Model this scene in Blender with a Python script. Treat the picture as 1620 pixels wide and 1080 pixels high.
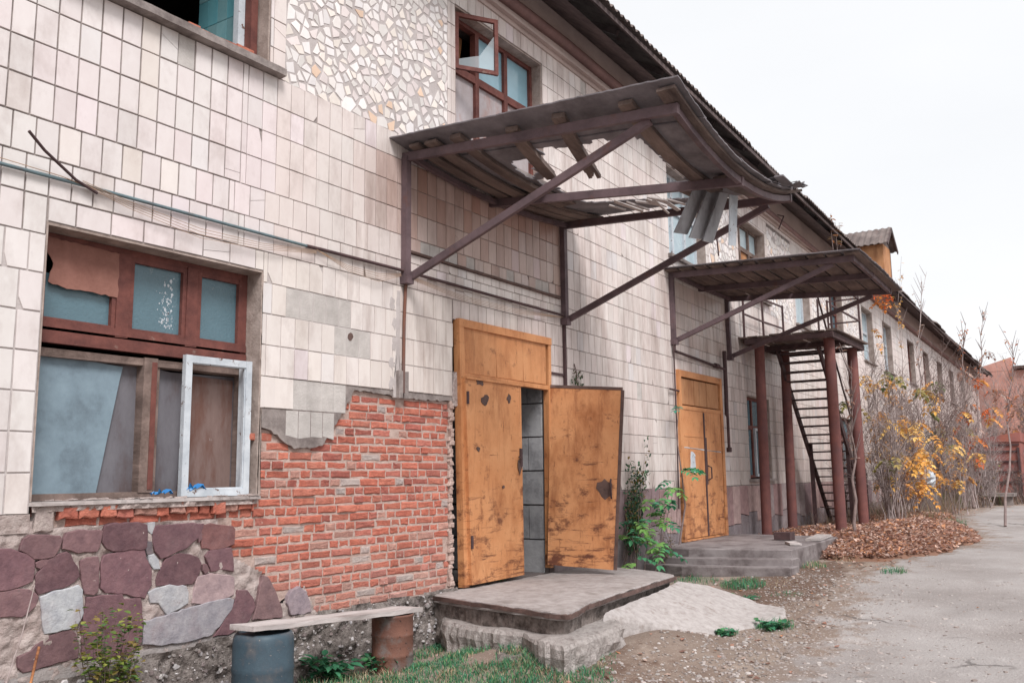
import bpy, bmesh, math, random
from mathutils import Vector, Matrix, noise
from mathutils.geometry import delaunay_2d_cdt
R = math.radians
random.seed(7)
for o in list(bpy.data.objects): bpy.data.objects.remove(o)
SC = bpy.context.scene
COL = SC.collection

# ---------------------------------------------------------------- camera
F_PX, PITCH, ROLL, YAW = 1447.97584, .147462707, -.0133655466, .585071305
CAM = Vector((0.0, -5.70712, 1.6))
_fw = Vector((math.cos(PITCH)*math.cos(YAW), math.cos(PITCH)*math.sin(YAW), math.sin(PITCH)))
_r0 = Vector((math.sin(YAW), -math.cos(YAW), 0)); _u0 = _r0.cross(_fw)
_rt = _r0*math.cos(ROLL) + _u0*math.sin(ROLL); _up = -_r0*math.sin(ROLL) + _u0*math.cos(ROLL)
cd = bpy.data.cameras.new('camera'); cam = bpy.data.objects.new('camera', cd); COL.objects.link(cam)
m = Matrix((_rt, _up, -_fw)).transposed().to_4x4(); m.translation = CAM
cam.matrix_world = m
cd.sensor_width = 36; cd.lens = F_PX*36/1620; cd.clip_start = .05; cd.clip_end = 2000
SC.camera = cam
SC.render.resolution_x = 1024; SC.render.resolution_y = 682

# ---------------------------------------------------------------- light
SUN_EL, SUN_AZ = R(50), R(215)      # sun_rotation measured clockwise from +Y
w = bpy.data.worlds.new('World'); SC.world = w; w.use_nodes = True
nt = w.node_tree; nt.nodes.clear()
out = nt.nodes.new('ShaderNodeOutputWorld'); bg = nt.nodes.new('ShaderNodeBackground')
sky = nt.nodes.new('ShaderNodeTexSky'); sky.sky_type = 'NISHITA'; sky.sun_disc = False
sky.sun_elevation = SUN_EL; sky.sun_rotation = SUN_AZ; sky.air_density = 1; sky.dust_density = 4
tc = nt.nodes.new('ShaderNodeTexCoord'); mp = nt.nodes.new('ShaderNodeMapping'); mp.inputs['Scale'].default_value = (1, 1, 3)
nz = nt.nodes.new('ShaderNodeTexNoise'); nz.inputs['Scale'].default_value = 1.6; nz.inputs['Detail'].default_value = 6
rp = nt.nodes.new('ShaderNodeValToRGB')      # the overcast: cloud brightness in sky-texture units
rp.color_ramp.elements[0].position = .3; rp.color_ramp.elements[0].color = (5.7, 5.75, 5.85, 1)
rp.color_ramp.elements[1].position = .7; rp.color_ramp.elements[1].color = (6.2, 6.2, 6.25, 1)
mx = nt.nodes.new('ShaderNodeMixRGB'); mx.inputs[0].default_value = .93
L = nt.links.new
L(tc.outputs['Generated'], mp.inputs[0]); L(mp.outputs[0], nz.inputs['Vector']); L(nz.outputs['Fac'], rp.inputs[0])
L(sky.outputs[0], mx.inputs[1]); L(rp.outputs[0], mx.inputs[2]); L(mx.outputs[0], bg.inputs[0])
bg.inputs[1].default_value = .1; L(bg.outputs[0], out.inputs[0])
sd = bpy.data.lights.new('sun', 'SUN'); sd.energy = 2.15; sd.angle = R(22); sd.color = (1, .97, .955)
so = bpy.data.objects.new('sun', sd); COL.objects.link(so)
_sd = Vector((math.sin(SUN_AZ)*math.cos(SUN_EL), math.cos(SUN_AZ)*math.cos(SUN_EL), math.sin(SUN_EL)))
so.rotation_euler = _sd.to_track_quat('Z', 'Y').to_euler()
SC.view_settings.view_transform = 'Standard'; SC.view_settings.look = 'None'
SC.view_settings.exposure = .80; SC.view_settings.gamma = 1
SC.render.engine = 'CYCLES'
SC.cycles.max_bounces = 8

# ---------------------------------------------------------------- helpers
def ray(px, py): return _fw + _rt*((px-810)/F_PX) + _up*((540-py)/F_PX)
def atY(px, py, y=0.0):
    r = ray(px, py); return CAM + r*((y-CAM.y)/r.y)
def atZ(px, py, z=0.0):
    r = ray(px, py); return CAM + r*((z-CAM.z)/r.z)
def XZ(px, py, y=0.0):
    p = atY(px, py, y); return (p.x, p.z)
def lin(c): return c/12.92 if c <= .04045 else ((c+.055)/1.055)**2.4
def S(r, g, b, k=.82): return tuple(min(.9, lin(v/255)*k) for v in (r, g, b))
def U(a, b): return random.uniform(a, b)
_GZ = [(-60, 0), (6.5, 0), (9, .07), (12, .28), (17, .47), (22, .52), (34, .55), (60, .6), (400, .6)]
def gz(x, y=0):
    for (a, b), (c, d) in zip(_GZ, _GZ[1:]):
        if x <= c: return b + (d-b)*max(0, (x-a))/(c-a)
    return .6
def warp(v):
    if v.x > 9.8 and v.z > 1.6: v.z = 1.6 + (v.z-1.6)/(1+.0077*(v.x-9.8))

class MB:
    def __init__(s): s.v = []; s.f = []; s.c = []; s.sm = []
    def add(s, vs, fs, col=None, smooth=False):
        b = len(s.v); s.v += [tuple(v) for v in vs]
        for f in fs: s.f.append(tuple(i+b for i in f)); s.c.append(col); s.sm.append(smooth)
    def box(s, a, b, col=None, j=0.0):
        x0, y0, z0 = a; x1, y1, z1 = b
        vs = [(x, y, z) for x in (x0, x1) for y in (y0, y1) for z in (z0, z1)]
        if j: vs = [tuple(q+U(-j, j) for q in v) for v in vs]
        s.add(vs, [(0, 1, 3, 2), (4, 6, 7, 5), (0, 4, 5, 1), (2, 3, 7, 6), (0, 2, 6, 4), (1, 5, 7, 3)], col)
    def bar(s, a, b, w, h, col=None, up=(0, 0, 1), bow=0, n=1, j=0.0):
        """a bar from a to b, w across, h along up; bow sags the middle, j roughens it"""
        a = Vector(a); b = Vector(b); d = (b-a).normalized(); up = Vector(up)
        sx = d.cross(up)
        if sx.length < 1e-4: sx = d.cross(Vector((1, 0, 0)))
        sx.normalize(); uz = sx.cross(d)
        vs = []
        for i in range(n+1):
            t = i/n; p = a.lerp(b, t) - Vector((0, 0, bow*4*t*(1-t)))
            for q in ((-1, -1), (1, -1), (1, 1), (-1, 1)):
                vs.append(p + sx*(w/2*q[0]+U(-j, j)) + uz*(h/2*q[1]+U(-j, j)))
        fs = [(0, 3, 2, 1), tuple(4*n+i for i in range(4))]
        for i in range(n):
            for k in range(4): fs.append((4*i+k, 4*i+(k+1) % 4, 4*i+4+(k+1) % 4, 4*i+4+k))
        s.add(vs, fs, col)
    def angle(s, a, b, w, t=.008, out=(0, 0, 1), col=None):
        """an L section: two thin legs"""
        a = Vector(a); b = Vector(b); d = (b-a).normalized(); o = Vector(out)
        sx = d.cross(o).normalized(); uz = sx.cross(d)
        s.bar(a, b, w, t, col, uz)
        s.bar(a-sx*(w/2-t/2)-uz*(w/2+t/2-.0005), b-sx*(w/2-t/2)-uz*(w/2+t/2-.0005), t, w, col, uz)
    def tube(s, pts, rs, n=8, col=None, caps=True, smooth=True):
        pts = [Vector(p) for p in pts]
        if not isinstance(rs, (list, tuple)): rs = [rs]*len(pts)
        vs = []; fs = []; px = None
        for i, p in enumerate(pts):
            d = (pts[min(i+1, len(pts)-1)]-pts[max(i-1, 0)])
            if d.length < 1e-9: d = Vector((0, 0, 1))
            d.normalize()
            if px is None: px = d.cross(Vector((.31, .17, .9))); 
            px = (px - d*px.dot(d))
            if px.length < 1e-6: px = d.cross(Vector((1, 0, 0)))
            px.normalize(); py = d.cross(px)
            for k in range(n):
                a = 2*math.pi*k/n; vs.append(p + (px*math.cos(a)+py*math.sin(a))*rs[i])
        for i in range(len(pts)-1):
            for k in range(n):
                fs.append((i*n+k, i*n+(k+1) % n, (i+1)*n+(k+1) % n, (i+1)*n+k))
        s.add(vs, fs, col, smooth)
        if caps and n > 3:
            b = len(pts)-1
            s.add([vs[k] for k in range(n)], [tuple(range(n-1, -1, -1))], col)
            s.add([vs[b*n+k] for k in range(n)], [tuple(range(n))], col)
    def chip(s, poly, yf, yb, bev=.003, col=None, jy=0.0, dome=0.0):
        """polygon of (x, z) standing on a wall: bevelled front at yf (towards -y), sides back to yb"""
        n = len(poly); cx = sum(p[0] for p in poly)/n; cz = sum(p[1] for p in poly)/n
        ar = sum(poly[i][0]*poly[(i+1) % n][1]-poly[(i+1) % n][0]*poly[i][1] for i in range(n))
        if ar < 0: poly = poly[::-1]
        vs = []
        for x, z in poly: vs.append((x, yb, z))
        for x, z in poly: vs.append((x, yf+bev, z))
        for i, (x, z) in enumerate(poly):
            a = poly[i-1]; b = poly[(i+1) % n]
            e1 = Vector((x-a[0], z-a[1])); e2 = Vector((b[0]-x, b[1]-z))
            e1 = e1.normalized() if e1.length > 1e-9 else e2.normalized(); e2 = e2.normalized() if e2.length > 1e-9 else e1
            nn = Vector((-e1.y-e2.y, e1.x+e2.x)); nn = nn.normalized() if nn.length > 1e-6 else Vector((0, 0))
            dx, dz = cx-x, cz-z; l = math.hypot(dx, dz) or 1; k = min(bev*1.3, l*.4)
            vs.append((x+nn.x*k, yf+U(-jy, jy), z+nn.y*k))
        fs = []
        for i in range(n):
            k = (i+1) % n
            fs.append((i, k, n+k, n+i)); fs.append((n+i, n+k, 2*n+k, 2*n+i))
        if dome or n > 8:
            vs.append((cx, yf-dome, cz))
            for i in range(n): fs.append((2*n+i, 2*n+(i+1) % n, 3*n))
        else: fs.append(tuple(range(2*n, 3*n)))
        s.add(vs, fs, col)
    def plate(s, outer, holes, yf, yb, col=None, fn=None, back=True):
        """sheet in the x-z plane with holes, front yf, back yb, closed edges"""
        pts = []; edges = []
        wide = max(p[0] for p in outer)-min(p[0] for p in outer) > 12
        if wide:      # long sheets need inner points so that they can follow the building's fall
            d = []
            for i in range(len(outer)):
                a = outer[i]; b_ = outer[(i+1) % len(outer)]; k_ = max(1, int(abs(b_[0]-a[0])/.8))
                d += [(a[0]+(b_[0]-a[0])*q/k_, a[1]+(b_[1]-a[1])*q/k_) for q in range(k_)]
            outer = d
        for lp in [outer]+holes:
            b = len(pts); pts += [Vector((p[0], p[1])) for p in lp]
            edges += [(b+i, b+(i+1) % len(lp)) for i in range(len(lp))]
        if wide:
            gx_ = min(p[0] for p in outer)+.41
            while gx_ < max(p[0] for p in outer):
                gz_ = min(p[1] for p in outer)+.33
                while gz_ < max(p[1] for p in outer)-.1:
                    pts.append(Vector((gx_+.013*math.sin(gz_*9), gz_))); gz_ += .77
                gx_ += .83
        V, E_, Fc, _, _, _ = delaunay_2d_cdt(pts, edges, [], 0, 1e-5)
        def inp(p, lp):
            c = False; j = len(lp)-1
            for i in range(len(lp)):
                if (lp[i][1] > p[1]) != (lp[j][1] > p[1]) and p[0] < (lp[j][0]-lp[i][0])*(p[1]-lp[i][1])/(lp[j][1]-lp[i][1])+lp[i][0]: c = not c
                j = i
            return c
        keep = []
        for f in Fc:
            cx = sum(V[i][0] for i in f)/len(f); cz = sum(V[i][1] for i in f)/len(f)
            if inp((cx, cz), outer) and not any(inp((cx, cz), h) for h in holes):
                if (V[f[1]]-V[f[0]]).cross(V[f[2]]-V[f[0]]) < 0: f = f[::-1]
                keep.append(tuple(f))
        n = len(V)
        mk = fn or (lambda x, z, y: (x, y, z))
        vs = [mk(p[0], p[1], yf) for p in V]+[mk(p[0], p[1], yb) for p in V]
        fs = list(keep)
        cnt = {}
        for f in keep:
            for i in range(len(f)): cnt[(f[i], f[(i+1) % len(f)])] = 1
        for (a, b) in cnt:
            if (b, a) not in cnt: fs.append((b, a, n+a, n+b))
        if back: fs += [tuple(n+i for i in f[::-1]) for f in keep]
        s.add(vs, fs, col)
    def build(s, name, mat, parent=None, wp=False, label=None):
        me = bpy.data.meshes.new(name)
        vs = s.v
        if wp:
            vv = [Vector(v) for v in vs]
            for v in vv: warp(v)
            vs = vv
        if parent is not None:
            o_ = getattr(parent, 'mw', None)
            pl = POS.get(parent.name, Vector((0, 0, 0)))
            vs = [Vector(v)-pl for v in vs]
        me.from_pydata(vs, [], s.f); me.materials.append(mat)
        me.polygons.foreach_set('use_smooth', s.sm)
        if any(c is not None for c in s.c):
            at = me.color_attributes.new('tint', 'FLOAT_COLOR', 'CORNER')
            buf = []
            for f, c in zip(s.f, s.c):
                c = c or (1, 1, 1)
                buf += [c[0], c[1], c[2], 1]*len(f)
            at.data.foreach_set('color', buf)
        me.update()
        o = bpy.data.objects.new(name, me); COL.objects.link(o)
        if parent is not None:
            o.parent = parent; POS[o.name] = POS.get(parent.name, Vector((0, 0, 0)))
        else: POS[o.name] = Vector((0, 0, 0))
        if label: o['label'] = label
        return o
POS = {}
def recentre(o, p):
    """move a top-level mesh's origin to p without moving its shape"""
    p = Vector(p); o.data.transform(Matrix.Translation(-p)); o.location = p; POS[o.name] = p; return o
def empty(name, loc):
    o = bpy.data.objects.new(name, None); COL.objects.link(o); o.location = loc; o.empty_display_size = .2
    POS[o.name] = Vector(loc); return o
def tag(o, label=None, cat=None, group=None, kind=None):
    if label: o['label'] = label
    if cat: o['category'] = cat
    if group: o['group'] = group
    if kind: o['kind'] = kind
    return o
def rag(poly, step, amp, closed=True):
    """cut a polygon's sides into short pieces and roughen them"""
    o = []
    n = len(poly)
    for i in range(n if closed else n-1):
        a = Vector(poly[i]); b = Vector(poly[(i+1) % n]); L_ = (b-a).length; k = max(1, int(L_/step))
        nrm = Vector((-(b-a).y, (b-a).x)).normalized() if L_ > 0 else Vector((0, 0))
        for q in range(k):
            p = a.lerp(b, q/k); o.append(tuple(p + nrm*(U(-amp, amp) if q else U(-amp, amp)*.3)))
    if not closed: o.append(tuple(poly[-1]))
    return o
def place(o, Mw):
    """move a part's mesh by a world matrix"""
    P_ = POS[o.name]; o.data.transform(Matrix.Translation(-P_) @ Mw @ Matrix.Translation(P_))
def inpoly(p, lp):
    c = False; j = len(lp)-1
    for i in range(len(lp)):
        if (lp[i][1] > p[1]) != (lp[j][1] > p[1]) and p[0] < (lp[j][0]-lp[i][0])*(p[1]-lp[i][1])/(lp[j][1]-lp[i][1])+lp[i][0]: c = not c
        j = i
    return c
def rect(x0, z0, x1, z1): return [(x0, z0), (x1, z0), (x1, z1), (x0, z1)]

# ---------------------------------------------------------------- materials
def mat(name, c1, c2=None, sc=4, rough=.85, bump=.3, bsc=40, dirt=None, dsc=1.5, dpos=(.5, .7), damt=.7, stretch=(1, 1, 1),
        speck=None, ssc=30, spos=(.62, .66), tint=False, metal=0, rimix=False, spec=.3, bdist=.01, bdetail=8):
    m_ = bpy.data.materials.new(name); m_.use_nodes = True; t = m_.node_tree; N = t.nodes; lk = t.links.new
    b = N['Principled BSDF']; b.inputs['Roughness'].default_value = rough; b.inputs['Metallic'].default_value = metal
    b.inputs['Specular IOR Level'].default_value = spec
    tc = N.new('ShaderNodeTexCoord'); src = tc.outputs['Object']
    if rimix:
        oi = N.new('ShaderNodeObjectInfo'); ad = N.new('ShaderNodeVectorMath'); ad.operation = 'ADD'
        ml = N.new('ShaderNodeMath'); ml.operation = 'MULTIPLY'; ml.inputs[1].default_value = 37
        lk(oi.outputs['Random'], ml.inputs[0]); lk(src, ad.inputs[0]); lk(ml.outputs[0], ad.inputs[1]); src = ad.outputs[0]
    def noi(scale, det=6, st=(1, 1, 1), ro=.6):
        det = max(det, 9); ro = max(ro, .68)
        mp = N.new('ShaderNodeMapping'); mp.inputs['Scale'].default_value = st; lk(src, mp.inputs[0])
        n = N.new('ShaderNodeTexNoise'); n.inputs['Scale'].default_value = scale; n.inputs['Detail'].default_value = det
        n.inputs['Roughness'].default_value = ro; lk(mp.outputs[0], n.inputs['Vector']); return n.outputs['Fac']
    def rng(f, a, b_, lo=0, hi=1):
        r = N.new('ShaderNodeMapRange'); r.inputs[1].default_value = a; r.inputs[2].default_value = b_
        r.inputs[3].default_value = lo; r.inputs[4].default_value = hi; lk(f, r.inputs[0]); return r.outputs[0]
    def mixc(f, a, b_, mode='MIX'):
        x = N.new('ShaderNodeMixRGB'); x.blend_type = mode
        if isinstance(f, (int, float)): x.inputs[0].default_value = f
        else: lk(f, x.inputs[0])
        for i, q in ((1, a), (2, b_)):
            if isinstance(q, tuple): x.inputs[i].default_value = (*q, 1)
            else: lk(q, x.inputs[i])
        return x.outputs[0]
    col = mixc(rng(noi(sc, 6, stretch), .35, .65), c1, c2 or tuple(v*.8 for v in c1))
    if tint:
        a = N.new('ShaderNodeAttribute'); a.attribute_name = 'tint'; col = mixc(1.0, col, a.outputs['Color'], 'MULTIPLY')
    if dirt: col = mixc(rng(noi(dsc, 8, stretch, .65), dpos[0], dpos[1], 0, damt), col, dirt)
    if speck: col = mixc(rng(noi(ssc, 4, stretch), spos[0], spos[1]), col, speck)
    lk(col, b.inputs['Base Color'])
    if bump:
        bp = N.new('ShaderNodeBump'); bp.inputs['Strength'].default_value = bump; bp.inputs['Distance'].default_value = bdist
        lk(noi(bsc, bdetail, stretch), bp.inputs['Height']); lk(bp.outputs[0], b.inputs['Normal'])
    lk(rng(noi(sc*2, 4), .3, .7, max(0, rough-.12), min(1, rough+.1)), b.inputs['Roughness'])
    return m_
M = {}
M['tile'] = mat('glazed_tile', (1, 1, 1), (.89, .86, .85), 11, .42, .12, 30, dirt=S(136, 110, 100), dsc=3.0, dpos=(.46, .76), damt=.72, stretch=(1, 1, .2), tint=True, spec=.35, speck=S(158, 132, 122), ssc=3.2, spos=(.60, .82))
M['tile2'] = M['tile']
M['tile'] = mat('glazed_tile_clean', (1, 1, 1), (.93, .915, .91), 7, .42, .10, 30, dirt=S(150, 128, 120), dsc=2.4, dpos=(.5, .8), damt=.6, stretch=(1, 1, .6), tint=True, spec=.35)
M['shard'] = mat('tile_shard', (1, 1, 1), (.93, .92, .91), 12, .4, .06, 60, tint=True, spec=.3)
M['render'] = mat('grey_render', S(168, 158, 154), S(138, 128, 125), 5, .95, .6, 60, dirt=S(84, 74, 72), dsc=2.5, dpos=(.45, .7), damt=.7)
M['grout'] = mat('pale_grout', S(206, 198, 196), S(186, 177, 175), 6, .95, .5, 60, dirt=S(140, 130, 128), dsc=2.5, dpos=(.55, .75), damt=.6)
M['core'] = mat('wall_core', S(120, 110, 108), S(95, 88, 88), 5, .95, .5, 30)
M['bed'] = mat('bare_tile_bed', S(212, 206, 202), S(188, 182, 178), 7, .95, .7, 55, tint=True)
M['brick'] = mat('red_brick', (1, 1, 1), (.70, .66, .68), 18, .95, .9, 55, dirt=S(196, 150, 136), dsc=6, dpos=(.52, .78), damt=.45, tint=True, bdist=.015, speck=S(214, 190, 180), ssc=24, spos=(.66, .72))
M['bmortar'] = mat('brick_mortar', S(214, 190, 180), S(184, 158, 148), 12, .97, .9, 60, bdist=.015)
M['stone'] = mat('facing_stone', (1, 1, 1), (.66, .66, .70), 12, .85, 1, 16, dirt=S(160, 132, 132), dsc=4.5, dpos=(.5, .85), damt=.55, speck=S(128, 108, 110), ssc=34, spos=(.6, .75), bdetail=12, tint=True, bdist=.012)
M['smortar'] = mat('stone_mortar', S(208, 194, 189), S(170, 152, 147), 12, .97, 1, 38, dirt=S(136, 114, 108), dsc=2.2, dpos=(.55, .7), damt=.6, bdist=.02)
M['rubble'] = mat('rubble_footing', S(178, 168, 163), S(118, 108, 103), 22, .97, 1, 45, dirt=S(80, 70, 66), dsc=10, dpos=(.52, .68), damt=.75, speck=S(205, 198, 192), ssc=26, spos=(.66, .70), bdist=.04)
M['plinth'] = mat('plinth_slabs', (1, 1, 1), (.74, .72, .74), 5, .85, .6, 22, dirt=S(110, 92, 92), dsc=3, dpos=(.45, .72), damt=.7, tint=True, speck=S(176, 156, 154), ssc=9, spos=(.58, .8))
M['plaster'] = mat('frieze_plaster', S(206, 188, 182), S(182, 164, 158), 2, .95, .4, 30, dirt=S(120, 104, 100), dsc=1.2, dpos=(.5, .75), damt=.5, stretch=(.5, 1, 1))
M['reveal'] = mat('reveal_plaster', S(190, 174, 166), S(150, 134, 126), 6, .95, .7, 35, dirt=S(92, 78, 72), dsc=4, dpos=(.5, .7), damt=.6)
M['mould'] = mat('brown_moulding', S(148, 116, 112), S(122, 96, 94), 3, .7, .25, 40, dirt=S(150, 126, 116), dsc=6, dpos=(.6, .7), damt=.6)
M['steel'] = mat('brown_steel', S(118, 98, 102), S(88, 73, 77), 3, .62, .2, 60, dirt=S(120, 78, 62), dsc=5, dpos=(.58, .72), damt=.6, spec=.35)
M['oldwood'] = mat('weathered_board', S(138, 120, 112), S(88, 75, 72), 5, .92, .8, 30, dirt=S(60, 48, 46), dsc=4, dpos=(.5, .7), damt=.7, stretch=(.22, 1, 1), rimix=True)
M['oldwoody'] = mat('weathered_board_across', S(150, 130, 122), S(104, 88, 82), 5, .92, .7, 30, dirt=S(62, 50, 46), dsc=4, dpos=(.5, .7), damt=.7, stretch=(1, .2, 1))
M['galvs'] = mat('galvanised_strip', S(186, 186, 190), S(160, 160, 165), 3, .6, .2, 30, dirt=S(130, 122, 120), dsc=3, dpos=(.5, .7), damt=.6)
M['slate'] = mat('cement_sheet', S(140, 134, 138), S(108, 103, 107), 3, .9, .35, 50, dirt=S(72, 66, 66), dsc=1.6, dpos=(.5, .7), damt=.6)
M['roof'] = mat('corrugated_cement', S(136, 124, 120), S(98, 88, 86), 2, .93, .5, 40, dirt=S(96, 60, 52), dsc=3, dpos=(.55, .7), damt=.6)
M['darkwood'] = mat('eaves_timber', S(112, 98, 96), S(78, 68, 70), 4, .93, .5, 30, stretch=(1, 1, 1))
M['redfr'] = mat('red_brown_paint', S(128, 78, 70), S(98, 60, 56), 7, .72, .4, 35, dirt=S(150, 128, 118), dsc=8, dpos=(.62, .72), damt=.8)
M['wfr'] = mat('peeling_white_paint', S(216, 222, 228), S(186, 194, 202), 6, .6, .35, 30, speck=S(118, 96, 88), ssc=16, spos=(.6, .64))
M['ply'] = mat('grey_blue_board', S(140, 160, 172), S(118, 136, 148), 3, .8, .25, 30, dirt=S(92, 98, 104), dsc=3, dpos=(.52, .8), damt=.6, speck=S(50, 52, 56), ssc=22, spos=(.75, .77))
M['ply2'] = mat('dark_stained_board', S(122, 120, 126), S(92, 88, 94), 2, .75, .3, 30, dirt=S(92, 68, 60), dsc=2, dpos=(.45, .65), damt=.8, stretch=(1, 1, .4))
M['rustply'] = mat('red_brown_fibreboard', S(158, 112, 100), S(134, 92, 82), 4, .85, .4, 60, dirt=S(150, 150, 110), dsc=3, dpos=(.62, .68), damt=.7)
M['inner'] = mat('sooty_wall', S(84, 80, 82), S(60, 56, 60), 2, .95, .3, 20)
M['block'] = mat('grey_blocks', S(192, 192, 194), S(160, 160, 164), 3, .95, .6, 35, dirt=S(100, 98, 100), dsc=3, dpos=(.5, .7), damt=.5, tint=True)
M['bluetile'] = mat('teal_wall_tile', S(170, 220, 226), S(140, 200, 210), 3, .4, .1, 20, tint=True)
M['conc'] = mat('landing_concrete', S(188, 180, 178), S(158, 149, 146), 9, .96, .9, 60, dirt=S(118, 106, 100), dsc=4, dpos=(.52, .7), damt=.5, speck=S(104, 96, 92), ssc=45, spos=(.68, .72))
M['ramp'] = mat('pale_concrete', S(198, 191, 189), S(172, 164, 161), 14, .96, 1, 60, dirt=S(138, 120, 110), dsc=7, dpos=(.56, .72), damt=.5, speck=S(126, 116, 110), ssc=50, spos=(.7, .73))
M['stepc'] = mat('dark_step_concrete', S(150, 142, 142), S(118, 108, 108), 3, .95, .6, 40, dirt=S(84, 74, 74), dsc=3, dpos=(.5, .72), damt=.7)
M['edge'] = mat('rusty_edging', S(116, 92, 86), S(84, 68, 64), 6, .85, .5, 40)
M['rustpipe'] = mat('rusted_column', S(136, 88, 82), S(110, 72, 70), 4, .75, .35, 50, dirt=S(128, 100, 104), dsc=2, dpos=(.5, .75), damt=.4, rimix=True)
M['rust'] = mat('dark_rust', S(96, 74, 74), S(74, 58, 60), 5, .8, .4, 50)
M['plank'] = mat('bleached_plank', S(214, 206, 204), S(170, 160, 157), 6, .9, .6, 30, dirt=S(112, 96, 90), dsc=5, dpos=(.55, .7), damt=.7, stretch=(.18, 1, 1))
M['can'] = mat('dull_blue_plastic', S(72, 92, 104), S(56, 72, 84), 5, .6, .25, 30, dirt=S(132, 124, 120), dsc=5, dpos=(.52, .75), damt=.55, speck=S(140, 134, 130), ssc=40, spos=(.64, .68), spec=.4)
M['drum'] = mat('rusty_drum', S(128, 88, 74), S(104, 74, 66), 4, .75, .4, 40, dirt=S(126, 120, 118), dsc=3.2, dpos=(.46, .58), damt=.85, speck=S(70, 50, 46), ssc=24, spos=(.62, .66))
M['bark'] = mat('bark', S(150, 132, 128), S(116, 100, 98), 9, .95, .4, 40, rimix=True)
M['bark2'] = mat('pale_bark', S(190, 176, 174), S(150, 134, 130), 9, .95, .4, 40, rimix=True)
def leafmat(name):
    m_ = bpy.data.materials.new(name); m_.use_nodes = True; t = m_.node_tree; b = t.nodes['Principled BSDF']
    a = t.nodes.new('ShaderNodeAttribute'); a.attribute_name = 'tint'
    t.links.new(a.outputs['Color'], b.inputs['Base Color']); b.inputs['Roughness'].default_value = .65
    b.inputs['Specular IOR Level'].default_value = .2
    tr = t.nodes.new('ShaderNodeBsdfTranslucent'); t.links.new(a.outputs['Color'], tr.inputs[0])
    mx = t.nodes.new('ShaderNodeMixShader'); mx.inputs[0].default_value = .3
    t.links.new(b.outputs[0], mx.inputs[1]); t.links.new(tr.outputs[0], mx.inputs[2]); t.links.new(mx.outputs[0], t.nodes['Material Output'].inputs[0])
    return m_
M['leaf'] = leafmat('foliage')
def glassmat(name, c, rough, bump, bsc, spec=.5, dirt=None):
    return mat(name, c, tuple(v*.86 for v in c), 2.5, rough, bump, bsc, spec=spec, dirt=dirt, dsc=5, dpos=(.62, .75), damt=.6)
M['pane'] = glassmat('pebbled_blue_glass', S(98, 128, 140), .2, .55, 45, .6, S(180, 180, 180))
M['pane2'] = glassmat('pale_blue_pane', S(150, 190, 206), .12, .05, 5, .7)
M['curtain'] = mat('pale_curtained_pane', S(196, 214, 220), S(170, 190, 200), 3, .35, .1, 10, spec=.5)
def door_mat(name, rustamt, seed):
    m_ = bpy.data.materials.new(name); m_.use_nodes = True; t = m_.node_tree; N = t.nodes; lk = t.links.new; b = N['Principled BSDF']
    tc = N.new('ShaderNodeTexCoord')
    def noi(scale, st=(1, 1, 1), det=10, ro=.68, dx=0):
        mp = N.new('ShaderNodeMapping'); mp.inputs['Scale'].default_value = st; mp.inputs['Location'].default_value = (seed+dx, 0, seed*.7+dx)
        lk(tc.outputs['Object'], mp.inputs[0]); n = N.new('ShaderNodeTexNoise'); n.inputs['Scale'].default_value = scale
        n.inputs['Detail'].default_value = det; n.inputs['Roughness'].default_value = ro; lk(mp.outputs[0], n.inputs['Vector']); return n.outputs['Fac']
    def rng(f, a, b_, lo=0, hi=1):
        r = N.new('ShaderNodeMapRange'); r.inputs[1].default_value = a; r.inputs[2].default_value = b_; r.inputs[3].default_value = lo; r.inputs[4].default_value = hi
        lk(f, r.inputs[0]); return r.outputs[0]
    def mixc(f, a, b_):
        x = N.new('ShaderNodeMixRGB'); lk(f, x.inputs[0])
        for i, q in ((1, a), (2, b_)):
            if isinstance(q, tuple): x.inputs[i].default_value = (*q, 1)
            else: lk(q, x.inputs[i])
        return x.outputs[0]
    c = mixc(rng(noi(2.5), .35, .65), S(222, 160, 112), S(208, 142, 94))
    c = mixc(rng(noi(3.2, (1, 1, .5), dx=4), .47, .70, 0, .75*rustamt), c, S(156, 92, 52))
    sx = N.new('ShaderNodeSeparateXYZ'); lk(tc.outputs['Object'], sx.inputs[0])
    low = rng(sx.outputs['Z'], .4, 2.2, .085, -.03)
    sm = N.new('ShaderNodeMath'); sm.operation = 'ADD'; lk(noi(4.5, (1, 1, 1.6), dx=9), sm.inputs[0]); lk(low, sm.inputs[1])
    c = mixc(rng(sm.outputs[0], .56, .68, 0, .9*rustamt), c, S(112, 66, 48))
    c = mixc(rng(noi(26, (1, 1, .25), dx=2), .60, .70, 0, .8), c, S(120, 72, 46))
    c = mixc(rng(noi(11, (1, 1, .10), dx=31), .55, .72, 0, .6*rustamt), c, S(142, 82, 50))
    mm = N.new('ShaderNodeMath'); mm.operation = 'ADD'; lk(noi(7, (.35, .35, 3.2), dx=17), mm.inputs[0]); lk(low, mm.inputs[1])
    c = mixc(rng(mm.outputs[0], .60, .70, 0, .85*rustamt), c, S(100, 58, 44))
    c = mixc(rng(noi(60, (1, 1, 1), dx=23), .60, .70, 0, .5), c, S(238, 186, 140))
    lk(c, b.inputs['Base Color']); b.inputs['Roughness'].default_value = .6; b.inputs['Specular IOR Level'].default_value = .3
    bp = N.new('ShaderNodeBump'); bp.inputs['Strength'].default_value = .35; bp.inputs['Distance'].default_value = .006
    lk(sm.outputs[0], bp.inputs['Height']); lk(bp.outputs[0], b.inputs['Normal']); return m_
M['doorA'] = door_mat('orange_door_paint', 1.0, 3.1)
M['doorB'] = door_mat('orange_door_paint_worn', 1.25, 21.7)
M['doorC'] = door_mat('orange_door_paint_pale', .75, 40.2)
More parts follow.
